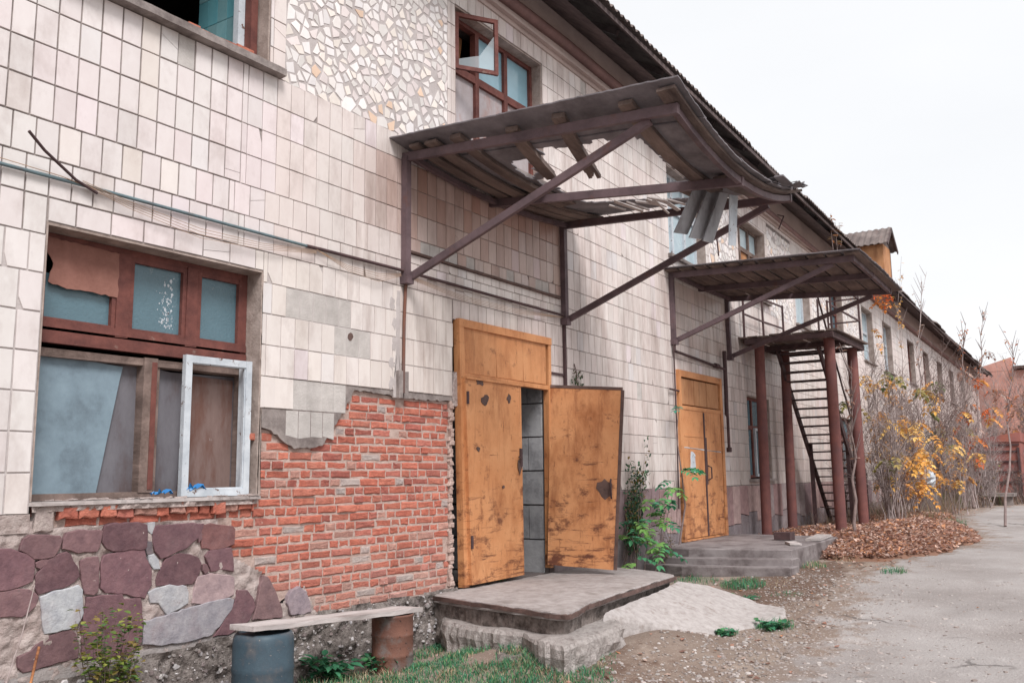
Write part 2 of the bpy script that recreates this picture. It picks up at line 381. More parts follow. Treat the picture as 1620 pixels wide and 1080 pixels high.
M['orangewood'] = mat('ochre_boards', S(206, 154, 112), S(176, 122, 84), 5, .8, .4, 40, dirt=S(128, 88, 66), dsc=4, dpos=(.55, .72), damt=.7, stretch=(1, 1, .3))
M['glassclear'] = bpy.data.materials.new('thin_glass'); M['glassclear'].use_nodes = True
_b = M['glassclear'].node_tree.nodes['Principled BSDF']; _b.inputs['Alpha'].default_value = .3; _b.inputs['Roughness'].default_value = .05; _b.inputs['Base Color'].default_value = (.75, .85, .9, 1)
M['dirt'] = None
# ================================================================ THE BUILDING
BX0, BX1 = -3.5, 50.0
PLZ = 1.413                       # top of the plinth
bld = empty('factory_building', (6, 0, 0))
tag(bld, 'long two-storey factory of pale glazed tiles with bare brick patch and boarded windows', 'building')
SAG = .006

# openings (x0, z0, x1, z1), heights before the slight fall of the far end
W1 = (3.15, 1.49, 4.96, 3.29)
UW = [(-.6, 5.08, 1.25, 6.78), (3.18, 5.08, 4.97, 6.78), (7.56, 5.2, 9.38, 6.78), (13.15, 5.15, 14.7, 6.68), (16.36, 5.2, 17.95, 6.72), (19.85, 5.1, 21.0, 6.7),
      (22.9, 5.1, 24.0, 6.7), (26.1, 5.05, 27.4, 6.75), (28.7, 5.05, 29.95, 6.75), (32.4, 5.05, 33.6, 6.75), (35.2, 5.05, 36.4, 6.75), (38.1, 5.05, 39.3, 6.75), (41, 5.05, 42.2, 6.75), (44, 5.05, 45.2, 6.75)]
LW = [(16.4, 1.52, 17.68, 3.12), (-1.9, 1.49, -.1, 3.29), (23.0, 1.55, 24.2, 3.1), (27.2, 1.55, 28.4, 3.1), (31.4, 1.55, 32.6, 3.1), (36, 1.55, 37.2, 3.1), (41, 1.55, 42.2, 3.1)]
D1 = (7.50, .5, 9.36, 3.24)
D2 = (13.22, .6, 15.02, 3.2)
OPEN = [W1]+UW+LW+[D1, D2]
PATCH = [(3.19, 1.30), (4.57, 1.29), (4.75, 1.03), (5.0, .9), (5.2, .62), (5.47, .74), (5.62, .50), (7.47, .48), (7.50, 1.3), (7.55, 2.38), (6.7, 2.37), (6.05, 2.4),
         (5.92, 2.2), (5.66, 1.89), (5.34, 1.86), (5.09, 2.0), (4.962, 2.02), (4.962, 1.487), (3.19, 1.487)]
GREY = [(5.24, 1.8), (5.24, 2.43), (6.08, 2.43), (6.08, 1.8)]      # render laid bare, print of the tiles on it

# --- core
c = MB(); c.plate([(BX0, -.6), (BX1, -.6), (BX1, 7.62), (BX0, 7.62)], [rect(*o) for o in OPEN], .055, .42)
c.build('wall', M['core'], bld, wp=True)
# --- render sheet behind the tiles
def hole(o, e=.0): return rect(o[0]-e, o[1]-e, o[2]+e, o[3]+e)
top = 7.2
ptc = rag([(4.962, 1.42), (4.962, 2.02), (5.09, 2.0), (5.34, 1.86), (5.66, 1.89), (5.92, 2.2), (6.05, 2.4), (6.7, 2.37), (7.499, 2.38)], .035, .011, closed=False)
outer = [(BX0, PLZ-.02), (3.151, PLZ-.02), (3.151, 3.29), (4.961, 3.29)]
outer += [(4.961, 2.03)] + ptc[int(len(ptc)*.22):] + [(7.499, 3.24), (9.361, 3.24), (9.361, PLZ-.02), (13.219, PLZ-.02), (13.219, 3.2), (15.021, 3.2), (15.021, PLZ-.02), (BX1, PLZ-.02), (BX1, top), (BX0, top)]
c = MB(); c.plate(outer, [rect(*o) for o in UW+LW], .004, .054, back=False)
c.build('render_coat', M['render'], bld, wp=True)

# --- tiles
TW, TH = .155, .255
tm1 = MB(); tm2 = MB(); bed = MB()
class _T:
    def chip(s, poly, *a): (tm1 if sum(p[0] for p in poly)/len(poly) < 6.1+U(-.5, .5) else tm2).chip(poly, *a)
tm = _T()
palA = [(.69, .62, .635), (.66, .63, .625), (.72, .645, .655), (.64, .61, .61), (.70, .665, .665)]
palB = [(.69, .63, .59), (.71, .655, .63), (.66, .585, .555), (.70, .66, .645), (.61, .56, .54)]
OBST = [W1]+UW+LW+[D1, D2]+[(4.9, 0, 7.6, 2.17)]
MOS = [(5.14, 4.98, 7.42, 7.16), (1.4, 4.98, 3.0, 7.16), (14.86, 4.98, 16.2, 6.95), (18.1, 4.98, 19.7, 6.95), (21.2, 4.98, 22.7, 6.95), (24.2, 4.98, 25.9, 6.95)]
LEDGE = (6.74, 3.82, 9.66, 3.963)
def tile(x0, x1, z0, z1, ri):
    if x1-x0 < .022 or z1-z0 < .02: return
    cx, cz = (x0+x1)/2, (z0+z1)/2
    g = .0062 if cx < 4.7 else .0040
    miss = inpoly((cx, cz), PATCH)
    if miss or (cx > 4.98 and cx < 7.6 and cz < 2.4 and z0 < 2.17): return
    grey = inpoly((cx, cz), GREY)
    if 6.74 < cx < 9.66 and 3.82 < cz < 3.97 and (cx < 7.55 and cx > 6.95 or random.random() < .3): grey = True
    if random.random() < .004: grey = True
    band = (5.24 < cx < 6.05 and 2.94 < cz < 3.19) or (5.85 < cx < 6.3 and 2.69 < cz < 2.94)
    if grey or band:
        k = U(.92, 1.05); bed.chip([(x0+g, z0+g), (x1-g, z0+g), (x1-g, z1-g), (x0+g, z1-g)], .001 if grey else -.001, .02, .002, (k, k, k)); return
    t_ = noise.noise(Vector((cx*.9, cz*.9, 5)))+U(-.35, .35)
    pa, pb_ = (.70, .622, .625), (.665, .635, .62)
    if cx > 5: pa, pb_ = (.675, .595, .57), (.67, .625, .60)
    if cz < 3.45 and 4.9 < cx < 7.5: pa, pb_ = (.69, .635, .595), (.68, .63, .605)
    t_ = max(0, min(1, .5+t_)); p = [u*(1-t_)+v*t_ for u, v in zip(pa, pb_)]
    if random.random() < .10: p = random.choice(palA+palB)
    k = U(.955, 1.04)*(1+.07*noise.noise(Vector((cx*2.2, cz*1.1, 9)))); col = [v*k for v in p]
    # soot and rust round the drain and first roof, whose shade is painted in
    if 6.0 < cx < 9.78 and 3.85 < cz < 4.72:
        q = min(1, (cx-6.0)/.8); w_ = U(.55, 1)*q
        if cz > 4.3: w_ = min(1.25, w_*1.3)  # painted shade deepens close under the roof
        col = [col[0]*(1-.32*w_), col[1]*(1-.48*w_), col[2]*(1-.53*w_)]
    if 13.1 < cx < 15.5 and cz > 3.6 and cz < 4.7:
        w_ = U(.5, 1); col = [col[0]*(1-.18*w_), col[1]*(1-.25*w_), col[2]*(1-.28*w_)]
    if 15.6 < cx < 18 and cz < 4.6:
        w_ = U(.2, .7); col = [v*(1-.3*w_) for v in col]
    if cz < 3.6 and cx > 6.3:
        w_ = U(0, .5); col = [col[0]*(1-.14*w_), col[1]*(1-.16*w_), col[2]*(1-.16*w_)]
    j = .0016
    pts = [(x0+g+U(-j, j), z0+g+U(-j, j)), (x1-g+U(-j, j), z0+g+U(-j, j)), (x1-g+U(-j, j), z1-g+U(-j, j)), (x0+g+U(-j, j), z1-g+U(-j, j))]
    yf = -.006+U(-.0012, .0012)
    r_ = random.random()
    if r_ < .035 and cx < 16:      # a chipped corner
        i = random.randrange(4); q = pts[i]; a_ = pts[i-1]; b_ = pts[(i+1) % 4]; s1, s2 = U(.15, .45), U(.1, .35)
        pts = pts[:i]+[(q[0]+(a_[0]-q[0])*s1, q[1]+(a_[1]-q[1])*s1), (q[0]+(b_[0]-q[0])*s2, q[1]+(b_[1]-q[1])*s2)]+pts[i+1:]
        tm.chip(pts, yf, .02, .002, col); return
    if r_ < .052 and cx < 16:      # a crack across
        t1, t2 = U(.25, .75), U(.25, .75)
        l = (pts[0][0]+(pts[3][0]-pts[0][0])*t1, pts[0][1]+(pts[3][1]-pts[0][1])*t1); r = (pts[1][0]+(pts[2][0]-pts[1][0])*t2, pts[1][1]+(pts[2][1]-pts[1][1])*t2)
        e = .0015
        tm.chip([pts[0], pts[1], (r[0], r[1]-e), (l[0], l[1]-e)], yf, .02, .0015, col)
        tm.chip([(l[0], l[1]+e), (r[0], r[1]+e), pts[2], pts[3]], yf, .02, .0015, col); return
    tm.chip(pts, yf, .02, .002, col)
row = 0
n0 = int((PLZ-4.473)/TH)-1
for n in range(-12, 12):
    z0 = 4.473+n*TH; z1 = z0+TH
    if z1 > top: z1 = top
    if z0 >= top-.02 or z1 <= PLZ+.02: continue
    cuts = {BX0, BX1}
    for o in OBST:
        if o[1] < z1-.005 and o[3] > z0+.005: cuts |= {o[0], o[2]}
    for o in MOS:
        if o[1] < z1-.03 and o[3] > z0: cuts |= {o[0], o[2]}
    cuts = sorted(cuts)
    ph = 2.835 if n not in (-3, -6) else 2.835+.05
    for a, b in zip(cuts, cuts[1:]):
        cx = (a+b)/2
        if any(o[0] < cx < o[2] and o[1] < z1-.03 and o[3] > z0 for o in MOS): continue
        zz = [(z0, z1)]
        for o in OBST:
            if o[0] < cx < o[2]:
                nz_ = []
                for (p, q) in zz:
                    if o[1] >= q or o[3] <= p: nz_.append((p, q)); continue
                    if o[1] > p: nz_.append((p, o[1]))
                    if o[3] < q: nz_.append((o[3], q))
                zz = nz_
        for (p, q) in zz:
            wide = q-p < .2
            tw = .255 if (wide and a > 2) else TW
            if wide and 6 < cx < 10: tw = TW
            off = ph
            x = a; k = math.ceil((a-off)/tw+.02)
            shift = False
            while x < b-.001:
                nx = off+k*tw
                # the narrow make-up tiles where two settings of tiles meet
                if not wide and x < 4.62 < nx+.05 and not shift and a < 4.5 < b:
                    nx2 = x+TW
                    tile(x, min(nx2, b), p, q, n)
                    tile(nx2, min(nx2+.055, b), p, q, n)
                    x = nx2+.055; off = x-0; k = 1; shift = True; continue
                if not wide and n > -4 and nx > 9.76 and x < 9.76 and b > 9.8: nx = 9.76; off = 9.76; k = 0
                nx = min(nx, b)
                if nx-x < .03 and nx < b: nx = min(off+(k+1)*tw, b); k += 1
                # small broken pieces under the ledge
                if 6.74 < (x+nx)/2 < 9.7 and 3.45 < (p+q)/2 < 3.71:
                    zm = p+(q-p)*U(.4, .65); tile(x, nx, p, zm, n); tile(x+U(-.002, .002), nx, zm, q, n)
                elif 6.74 < (x+nx)/2 < 9.7 and 3.71 < (p+q)/2 < 3.96:
                    tile(x, nx, p, 3.80, n); tile(x, nx, 3.83, q, n)
                else: tile(x, nx, p, q, n)
                x = nx; k += 1
gp_ = MB(); gp_.box((4.966, .0015, 2.44), (7.49, .02, 3.44)); gp_.box((2.3, .0015, 1.42), (3.148, .02, 3.2)); gp_.build('pale_joints', M['grout'], bld)
# the two tiles standing lower at the left of the bare patch
for x0 in (4.965, 5.105): tile(x0, x0+.135, 2.18, 2.43, 0)
tm1.build('wall_tiles', M['tile'], bld, wp=True); tm2.build('wall_tiles', M['tile2'], bld, wp=True, label='streaked and sooty tiles round and beyond the canopies, some canopy shade in their colour')
for x0 in [5.24+.14*i for i in range(6)]:
    for z0, z1 in ((1.93, 2.17), (2.18, 2.42)):
        cx, cz = x0+.07, (z0+z1)/2
        if cz < 2.1 and (cx > 5.75 or cx < 5.2): continue
        if cz > 2.1 and cx > 6.0: continue
        pts = [(x0+.004, z0), (x0+.136, z0), (x0+.136, z1), (x0+.004, z1)]
        if cz < 2.1: pts[0] = (x0+.004, z0+U(0, .05)); pts[1] = (x0+.136, z0+U(0, .04))
        k = U(.9, 1.02); bed.chip(pts, .002, .05, .002, (k, k, k))
bed.build('bare_tile_bed', M['bed'], bld, wp=True)

# --- mosaic of broken tiles
def clip(poly, nx, nz, d):
    o = []
    for i in range(len(poly)):
        a = poly[i]; b = poly[(i+1) % len(poly)]
        da = a[0]*nx+a[1]*nz-d; db = b[0]*nx+b[1]*nz-d
        if da <= 0: o.append(a)
        if (da < 0 < db) or (db < 0 < da):
            t = da/(da-db); o.append((a[0]+(b[0]-a[0])*t, a[1]+(b[1]-a[1])*t))
    return o
for mi, (mx0, mz0, mx1, mz1) in enumerate(MOS):
    ms = MB(); cell = .098 if mi < 2 else .13
    pts = []
    tries = 0
    target = int((mx1-mx0)*(mz1-mz0)/cell**2)
    while len(pts) < target and tries < target*30:
        tries += 1; p = (U(mx0, mx1), U(mz0, mz1)); mn = cell*U(.45, 1.0)
        if all((p[0]-q[0])**2+(p[1]-q[1])**2 > mn*mn for q in pts): pts.append(p)
    for p in pts:
        poly = rect(mx0, mz0, mx1, mz1)
        near = sorted(((q[0]-p[0])**2+(q[1]-p[1])**2, q) for q in pts if q is not p and abs(q[0]-p[0]) < cell*4 and abs(q[1]-p[1]) < cell*4)[:18]
        for d2, q in near:
            nx, nz = q[0]-p[0], q[1]-p[1]; l = math.hypot(nx, nz); nx /= l; nz /= l
            poly = clip(poly, nx, nz, (p[0]+q[0])/2*nx+(p[1]+q[1])/2*nz-.0045)
            if len(poly) < 3: break
        if len(poly) < 3: continue
        # drop short sides: the shards are angular pieces of three to five sides
        for _ in range(4):
            if len(poly) <= 4: break
            ls = [math.dist(poly[i], poly[(i+1) % len(poly)]) for i in range(len(poly))]
            i = ls.index(min(ls))
            if ls[i] > .045: break
            poly = poly[:i]+poly[i+1:]
        s_ = U(.74, 1.0); a_ = U(-.3, .3); cx = sum(q[0] for q in poly)/len(poly); cz = sum(q[1] for q in poly)/len(poly)
        poly = [(cx+((q[0]-cx)*math.cos(a_)-(q[1]-cz)*math.sin(a_))*s_, cz+((q[0]-cx)*math.sin(a_)+(q[1]-cz)*math.cos(a_))*s_) for q in poly]
        if random.random() < .02: continue
        p_ = random.choice([(.74, .70, .68), (.70, .63, .62), (.76, .73, .72), (.66, .63, .61), (.74, .68, .63), (.72, .69, .69)])
        if random.random() < .03: p_ = (.70, .52, .40)
        k = U(.9, 1.1); ms.chip(poly, -.004+U(-.002, .002), .02, .0015, tuple(min(.85, v*k) for v in p_))
    mp_ = ms.build('mosaic_panel', M['shard'], bld, wp=True)
    gm = MB(); gm.box((mx0, .0005, mz0), (mx1, .02, mz1)); gm.build('grout', M['grout'], mp_, wp=True)

# --- bare brick
bm_ = MB()
PB = rag(PATCH, .05, .006)
bm_.plate(PATCH, [], .036, .06, back=False)
bm_.build('brick_joints', M['bmortar'], bld)
bk = MB()
def brick(x0, x1, z0, z1, yf, soft=1.0):
    n = 3; pts = []
    j = .0045*soft
    for i in range(n): pts.append((x0+(x1-x0)*i/n+U(-j, j), z0+U(-j, j)))
    pts.append((x1+U(-j, j), z0+U(-j, j))); pts.append((x1+U(-j, j), (z0+z1)/2))
    for i in range(n): pts.append((x1-(x1-x0)*i/n+U(-j, j), z1+U(-j, j)))
    pts.append((x0+U(-j, j), z1+U(-j, j))); pts.append((x0+U(-j, j), (z0+z1)/2))
    r_ = random.random()
    base = random.choice([(.52, .155, .105), (.56, .17, .115), (.49, .145, .10), (.54, .185, .13), (.42, .13, .10), (.58, .19, .13), (.50, .165, .125)])
    if r_ < .04: base = (.50, .40, .37)
    elif r_ < .12: base = (.50, .26, .21)
    lowf = max(0, min(1, (1.0-z0)/.5))*.45      # rain-splashed lime near the ground
    q_ = lowf*U(.2, 1); base = tuple(b*(1-q_)+g*q_ for b, g in zip(base, (.50, .40, .36)))
    k = U(.85, 1.12); base = (base[0]*.98, base[1]*1.04, base[2]*1.04); col = tuple(v*k for v in base)
    bk.chip(pts, yf+U(-.004, .006), .05, .007, col, jy=.003)
z = .50; r_ = 0
while z < 2.42:
    x = 3.2-(.13 if r_ % 2 else 0)-U(0, .03)
    while x < 7.6:
        L_ = .25 if random.random() < .45 else .125
        x1 = x+L_*U(.9, 1.03)
        cx, cz = (x+x1)/2, z+.035
        if inpoly((cx, cz), PATCH) and inpoly((max(x+.02, x), cz), PATCH) or (inpoly((cx, cz), PATCH) and cx > 5):
            if not (z > 1.40 and cx < 4.97) and not (cx > 6.62 and cx < 6.72 and random.random() < .5 and z > 1.9):
                e = x1-.010
                if e > 7.47: e = 7.49+U(-.06, .02)
                if x < 7.43: brick(x+.002, e-.004, z+.003, z+.0620, .028 if random.random() > .06 else .016)
        x = x1
    z += .0745; r_ += 1
x = 3.34
while x < 4.93:      # headers laid under the window
    w_ = U(.105, .13) if x > 3.9 else U(.13, .19)
    brick(x, min(x+w_-.01, 4.93), 1.372+U(-.01, .01), 1.452+U(-.006, .01), .0+U(-.02, .01), 1.6); x += w_
brick(3.19, 3.31, 1.30, 1.455, -.01, 1.2)
bk.build('exposed_bricks', M['brick'], bld)

# --- stone facing of the plinth, traced stone by stone
def s3(pts): return [(p[0]/3, 720+p[1]/3) for p in pts]
def s4(pts): return [(p[0]/3.6, 780+p[1]/3.6) for p in pts]
PUR, PUR2, PAL, PNK = (.175, .095, .105), (.20, .115, .12), (.44, .44, .45), (.34, .25, .25)
STONES = [(s4([(0, 315), (60, 315), (150, 345), (190, 380), (192, 450), (180, 500), (100, 535), (0, 555), (-60, 500), (-60, 340)]), PUR),
 (s4([(130, 258), (165, 238), (240, 236), (335, 240), (350, 262), (335, 310), (315, 345), (300, 362), (190, 375), (150, 345), (112, 325), (116, 290)]), PUR2),
 (s4([(375, 225), (440, 210), (560, 208), (578, 215), (570, 270), (560, 310), (545, 330), (440, 340), (400, 325), (353, 315), (355, 270)]), PUR2),
 (s4([(590, 185), (630, 172), (780, 165), (830, 180), (835, 240), (832, 300), (820, 318), (640, 330), (600, 315), (580, 280), (580, 230)]), PUR),
 (s4([(880, 185), (960, 178), (1090, 168), (1155, 172), (1150, 200), (1120, 260), (1060, 310), (980, 345), (915, 372), (880, 330), (865, 280), (866, 220)]), PUR),
 (s3([(955, 330), (1000, 322), (1030, 330), (1100, 335), (1112, 350), (1108, 420), (1060, 440), (1000, 448), (955, 440), (952, 380)]), (.21, .10, .095)),
 (s4([(275, 375), (330, 345), (375, 333), (400, 350), (412, 385), (440, 420), (448, 470), (420, 505), (380, 530), (310, 545), (215, 575), (198, 540), (200, 470), (215, 450)]), PUR),
 (s4([(455, 385), (490, 365), (555, 362), (562, 400), (560, 500), (555, 560), (530, 578), (480, 572), (465, 500), (455, 430)]), PUR2),
 (s4([(590, 355), (680, 325), (790, 315), (820, 325), (830, 370), (858, 430), (860, 520), (835, 560), (820, 598), (720, 575), (600, 565), (572, 540), (572, 450), (575, 390)]), PUR),
 (s3([(785, 490), (850, 465), (900, 470), (940, 485), (952, 510), (945, 560), (910, 610), (860, 617), (740, 620), (738, 590), (760, 530)]), PUR),
 (s3([(985, 455), (1040, 440), (1095, 437), (1102, 480), (1105, 550), (1040, 540), (1000, 550), (985, 510), (972, 480)]), PUR),
 (s4([(0, 565), (90, 545), (160, 548), (200, 570), (216, 590), (200, 640), (160, 680), (120, 705), (60, 700), (0, 705), (-60, 690), (-60, 580)]), PUR2),
 (s4([(222, 590), (290, 560), (440, 522), (465, 550), (468, 680), (440, 740), (380, 775), (250, 798), (240, 760), (235, 680)]), (.47, .48, .495)),
 (s4([(490, 590), (600, 580), (690, 575), (700, 600), (795, 598), (803, 650), (808, 760), (800, 850), (750, 900), (700, 925), (560, 935), (465, 945), (462, 850), (470, 700)]), PUR),
 (s3([(700, 650), (740, 628), (800, 612), (880, 620), (890, 650), (888, 700), (850, 725), (790, 755), (750, 700), (712, 700)]), PAL),
 (s3([(935, 575), (1000, 560), (1090, 568), (1108, 580), (1106, 660), (1060, 680), (980, 705), (910, 700), (915, 650)]), PNK),
 (s3([(680, 785), (760, 765), (900, 720), (1010, 690), (1085, 675), (1105, 685), (1095, 730), (1050, 790), (1000, 850), (900, 880), (740, 902), (675, 895)]), (.36, .34, .36)),
 (s3([(1125, 640), (1170, 640), (1200, 680), (1208, 720), (1180, 780), (1150, 815), (1080, 850), (1010, 858), (1050, 800), (1110, 700)]), PUR),
 (s3([(1240, 570), (1265, 575), (1300, 640), (1330, 720), (1335, 765), (1260, 775), (1195, 778), (1215, 710), (1228, 620)]), (.25, .155, .155)),
 (s3([(1385, 640), (1420, 622), (1450, 645), (1470, 700), (1476, 740), (1440, 752), (1380, 755), (1362, 700), (1368, 665)]), (.36, .29, .31)),
 (s4([(265, 815), (330, 790), (400, 775), (430, 800), (445, 860), (440, 935), (330, 960), (240, 990), (130, 1020), (100, 990), (105, 930), (180, 890)]), PUR2),
 (s3([(1000, 1010), (1060, 1000)]), None),
 (s4([(842, 170), (878, 165), (880, 200), (860, 235), (836, 210)]), (.52, .52, .53)), (s4([(838, 355), (870, 345), (895, 380), (905, 430), (870, 432), (845, 395)]), (.5, .51, .53)),
 (s4([(835, 275), (858, 275), (868, 345), (835, 348), (825, 310)]), (.2, .17, .18)), (s4([(200, 395), (240, 375), (290, 378), (260, 405), (225, 430), (205, 420)]), PUR2),
 (s3([(960, 520), (975, 515), (990, 545), (970, 562), (958, 545)]), PUR2), (s3([(935, 385), (952, 360), (955, 395), (940, 412)]), PUR2)]
sm = MB(); st = MB()
for poly, col in STONES:
    if not col: continue
    pz = [XZ(px, py) for px, py in poly]
    cx_ = sum(q[0] for q in pz)/len(pz); cz_ = sum(q[1] for q in pz)/len(pz)
    pz = [(x+(x-cx_)/(math.hypot(x-cx_, z-cz_) or 1)*.003, z+(z-cz_)/(math.hypot(x-cx_, z-cz_) or 1)*.003) for x, z in pz]
    pz = rag(pz, .035, .005)
    k = U(.82, 1.22); st.chip(pz, -.013+U(-.005, .004), .03, .004, tuple(v*k for v in col))
# more of the same facing to the left of the picture
random.seed(11)
x = 2.62
while x > BX0:
    w_ = U(.28, .5); z = .42
    while z < 1.25:
        h = U(.2, .36)
        if x-w_/2 < 2.45:
            pz = [(x-w_+.02+U(0, .03), z+U(0, .03)), (x-w_/2, z+U(-.01, .03)), (x-.02, z+U(0, .04)), (x-U(0, .03), z+h/2), (x-.03, z+h-.03), (x-w_/2, z+h-.01), (x-w_+.03, z+h-U(.01, .04)), (x-w_, z+h/2)]
            st.chip(rag(pz, .06, .004), -.02+U(-.006, .006), .03, .007, random.choice([PUR, PUR2, PUR, (.36, .34, .36)]))
        z += h+.01
    x -= w_+.012
st.build('plinth_stones', M['stone'], bld)
# mortar bed round the stones: a lumpy sheet
def lumpy(mb, x0, x1, z0, z1, step, y, amp, fr, edge=None):
    nx = max(1, int((x1-x0)/step)); nz_ = max(1, int((z1-z0)/step)); vs = []; fs = []; ok = {}
    for i in range(nx+1):
        for k in range(nz_+1):
            X = x0+(x1-x0)*i/nx; Z = z0+(z1-z0)*k/nz_
            d = noise.fractal(Vector((X*fr, Z*fr, 3.3)), .8, 2.1, 4)*amp
            vs.append((X, y-d, Z))
    for i in range(nx):
        for k in range(nz_):
            cx = x0+(x1-x0)*(i+.5)/nx; cz = z0+(z1-z0)*(k+.5)/nz_
            if edge and not edge(cx, cz): continue
            a = i*(nz_+1)+k; fs.append((a, a+nz_+1, a+nz_+2, a+1))
    mb.add(vs, fs, None, True)
mo = MB()
lumpy(mo, 2.3, 4.965, .28, 1.372, .016, .006, .022, 12, lambda x, z: not inpoly((x, z), PATCH) or z < 1.32 and x < 4.6 and z > 1.28)
lumpy(mo, 4.965, 5.8, .28, 1.0, .016, .008, .024, 12, lambda x, z: not inpoly((x-.02, z), PATCH))
lumpy(mo, BX0, 2.3, .28, 1.415, .06, .01, .01, 6)
lumpy(mo, 2.3, 3.16, 1.30, 1.415, .02, .0, .012, 9)
mo.build('plinth_mortar', M['smortar'], bld)
rb = MB()
lumpy(rb, 2.3, 7.5, -.25, .62, .022, -.045, .055, 7, lambda x, z: z < (.40+.12*max(0, min(1, (x-3.4)/2.2)))+.02*noise.noise(Vector((x*4, 0, 0))))
lumpy(rb, BX0, 2.3, -.25, .40, .06, -.03, .05, 5)
rb.build('rubble_footing', M['rubble'], bld)
rs_ = MB(); random.seed(17)
for i in range(1700):
    x = U(2.3, 7.4); z = U(-.1, .55); zt = .38+.12*max(0, min(1, (x-3.4)/2.2))
    if z > zt: continue
    r = abs(random.gauss(0, .009))+.004; n = random.choice((5, 6, 7)); y = -.045-noise.fractal(Vector((x*7, z*7, 3.3)), .8, 2.1, 4)*.055
    k = U(.6, 1.15); rs_.chip([(x+math.cos(6.28*q/n)*r*U(.7, 1.3), z+math.sin(6.28*q/n)*r*U(.6, 1.1)) for q in range(n)], y-.008, y+.03, .004, tuple(v*k for v in random.choice([(.50, .47, .45), (.36, .32, .30), (.60, .57, .56), (.28, .23, .22)])), jy=.003)
rs_.build('footing_pebbles', M['stone'], bld)
# plinth beyond the door: broad mauve slabs over smooth render
pl = MB()
x = 9.44
while x < BX1:
    if 13.1 < x < 15.1: x = 15.08
    w_ = U(.22, .5)
    x1 = min(x+w_, 13.18 if x < 13.2 else BX1)
    zt = PLZ-.005+U(-.02, .01); zb = .85+U(-.12, .1)
    p_ = random.choice([(.40, .26, .255), (.46, .33, .31), (.28, .20, .21), (.42, .35, .345), (.34, .22, .215)])
    zb2 = zb+U(-.05, .05)
    pl.chip(rag([(x, zb), (x1-.006, zb2), (x1-.004, zt), (x, zt)], .1, .006), -.012+U(-.006, .006), .055, .006, p_)
    p_ = random.choice([(.27, .23, .24), (.33, .28, .285), (.24, .21, .22)])
    pl.chip(rag([(x, .2), (x1-.006, .2), (x1-.006, zb2-.008), (x, zb-.008)], .1, .005), -.006+U(-.006, .006), .055, .006, p_)
    x = x1+.002
pl.build('plinth_slabs', M['plinth'], bld)

# --- broken edge of the brickwork beside the first door, mortar smeared on it
ed = MB()
for i in range(46):
    z = .5+i*.041; 
    ed.chip([(7.46+U(-.03, .01), z), (7.505+U(-.005, .02), z+U(-.01, .01)), (7.51+U(-.02, .015), z+.045), (7.455+U(-.02, .01), z+.045)], .0+U(-.012, .02), .3, .008, None)
ed2 = MB()
for z0, z1 in ((2.33, 2.72),):
    ed2.chip(rag([(7.50, z0), (7.60, z0+.02), (7.60, z1), (7.53, z1-.05), (7.49, z0+.2)], .04, .012), -.008, .05, .006)
ed.build('broken_jamb', M['bmortar'], bld); ed2.build('jamb_mortar', M['smortar'], bld)
rv = MB()   # plaster rim round the first window: right jamb, worn
rv.chip(rag([(4.955, 1.46), (4.995, 1.5), (4.985, 2.05), (4.985, 3.2), (4.955, 3.29)], .05, .006), -.002, .05, .004)
rv.plate([(.0, 1.49), (.20, 1.49), (.20, 3.29), (.0, 3.29)], [], 4.948, 4.962, fn=lambda x, z, y: (y, x, z))
rv.plate([(.0, 1.49), (.20, 1.49), (.20, 3.29), (.0, 3.29)], [], 3.15, 3.162, fn=lambda x, z, y: (y, x, z))
rv.box((3.16, .0, 3.272), (4.95, .2, 3.289), None, .002)
rv.build('window_reveal', M['reveal'], bld)

# --- frieze, moulding, cornice
fz = MB(); fz.box((BX0, -.03, 7.30), (BX1, .05, 8.04)); fz.box((BX0, -.09, 7.36), (BX1, -.031, 7.40)); fz.build('frieze', M['plaster'], bld, wp=True)
def longtube(name, y, z, r, mt, x0=BX0, x1=BX1, n=10, wob=.0):
    t_ = MB(); pts = [(x0+(x1-x0)*i/40, y, z+U(-wob, wob)) for i in range(41)]; t_.tube(pts, r, n); return t_.build(name, mt, bld, wp=True)
longtube('moulding', -.055, 7.25, .075, M['mould'])
# --- roof: corrugated sheets running up from ragged eaves
rf = MB(); vs = []; fs = []
x = BX0-.3; rows_ = 4; xs_ = []
while x < BX1+.4: xs_.append(x); x += .0375 if x < 16 else (.05 if x < 30 else .075)
random.seed(5)
shift = 0; prev = None
for i, x in enumerate(xs_):
    sheet = int(x/1.1)
    if sheet != prev: prev = sheet; shift = U(-.05, .05); lift = U(0, .02)
    for k, (y, z) in enumerate(((-.66+shift+U(-.006, .006), 7.66), (0, 8.10), (2.5, 9.3), (5.0, 10.3))):
        per = .15
        vs.append((x, y, z+.028*math.sin(2*math.pi*x/per)+(lift if k == 0 else 0)))
b = len(vs)
top_ = list(vs); vs += [(v[0], v[1], v[2]-.010) for v in top_]
for i in range(len(xs_)-1):
    for k in range(3):
        a = i*4+k; fs.append((a, a+4, a+5, a+1)); fs.append((b+a, b+a+1, b+a+5, b+a+4))
    a = i*4; fs.append((a, b+a, b+a+4, a+4))
rf.add(vs, fs, None, False)
rf.box((BX0-.3, 5.0, 10.05), (BX1+.4, 10.5, 10.12)); 
rf.build('roof', M['roof'], bld, wp=True)
so_ = MB()
so_.add([(BX0-.2, -.60, 7.625), (BX1+.3, -.60, 7.625), (BX1+.3, .05, 8.05), (BX0-.2, .05, 8.05)], [(0, 3, 2, 1)])
so_.bar((BX0-.2, -.62, 7.585), (BX1+.3, -.62, 7.585), .03, .07, n=60, j=.004)
so_.build('eaves_boards', M['darkwood'], bld, wp=True)
x = BX0
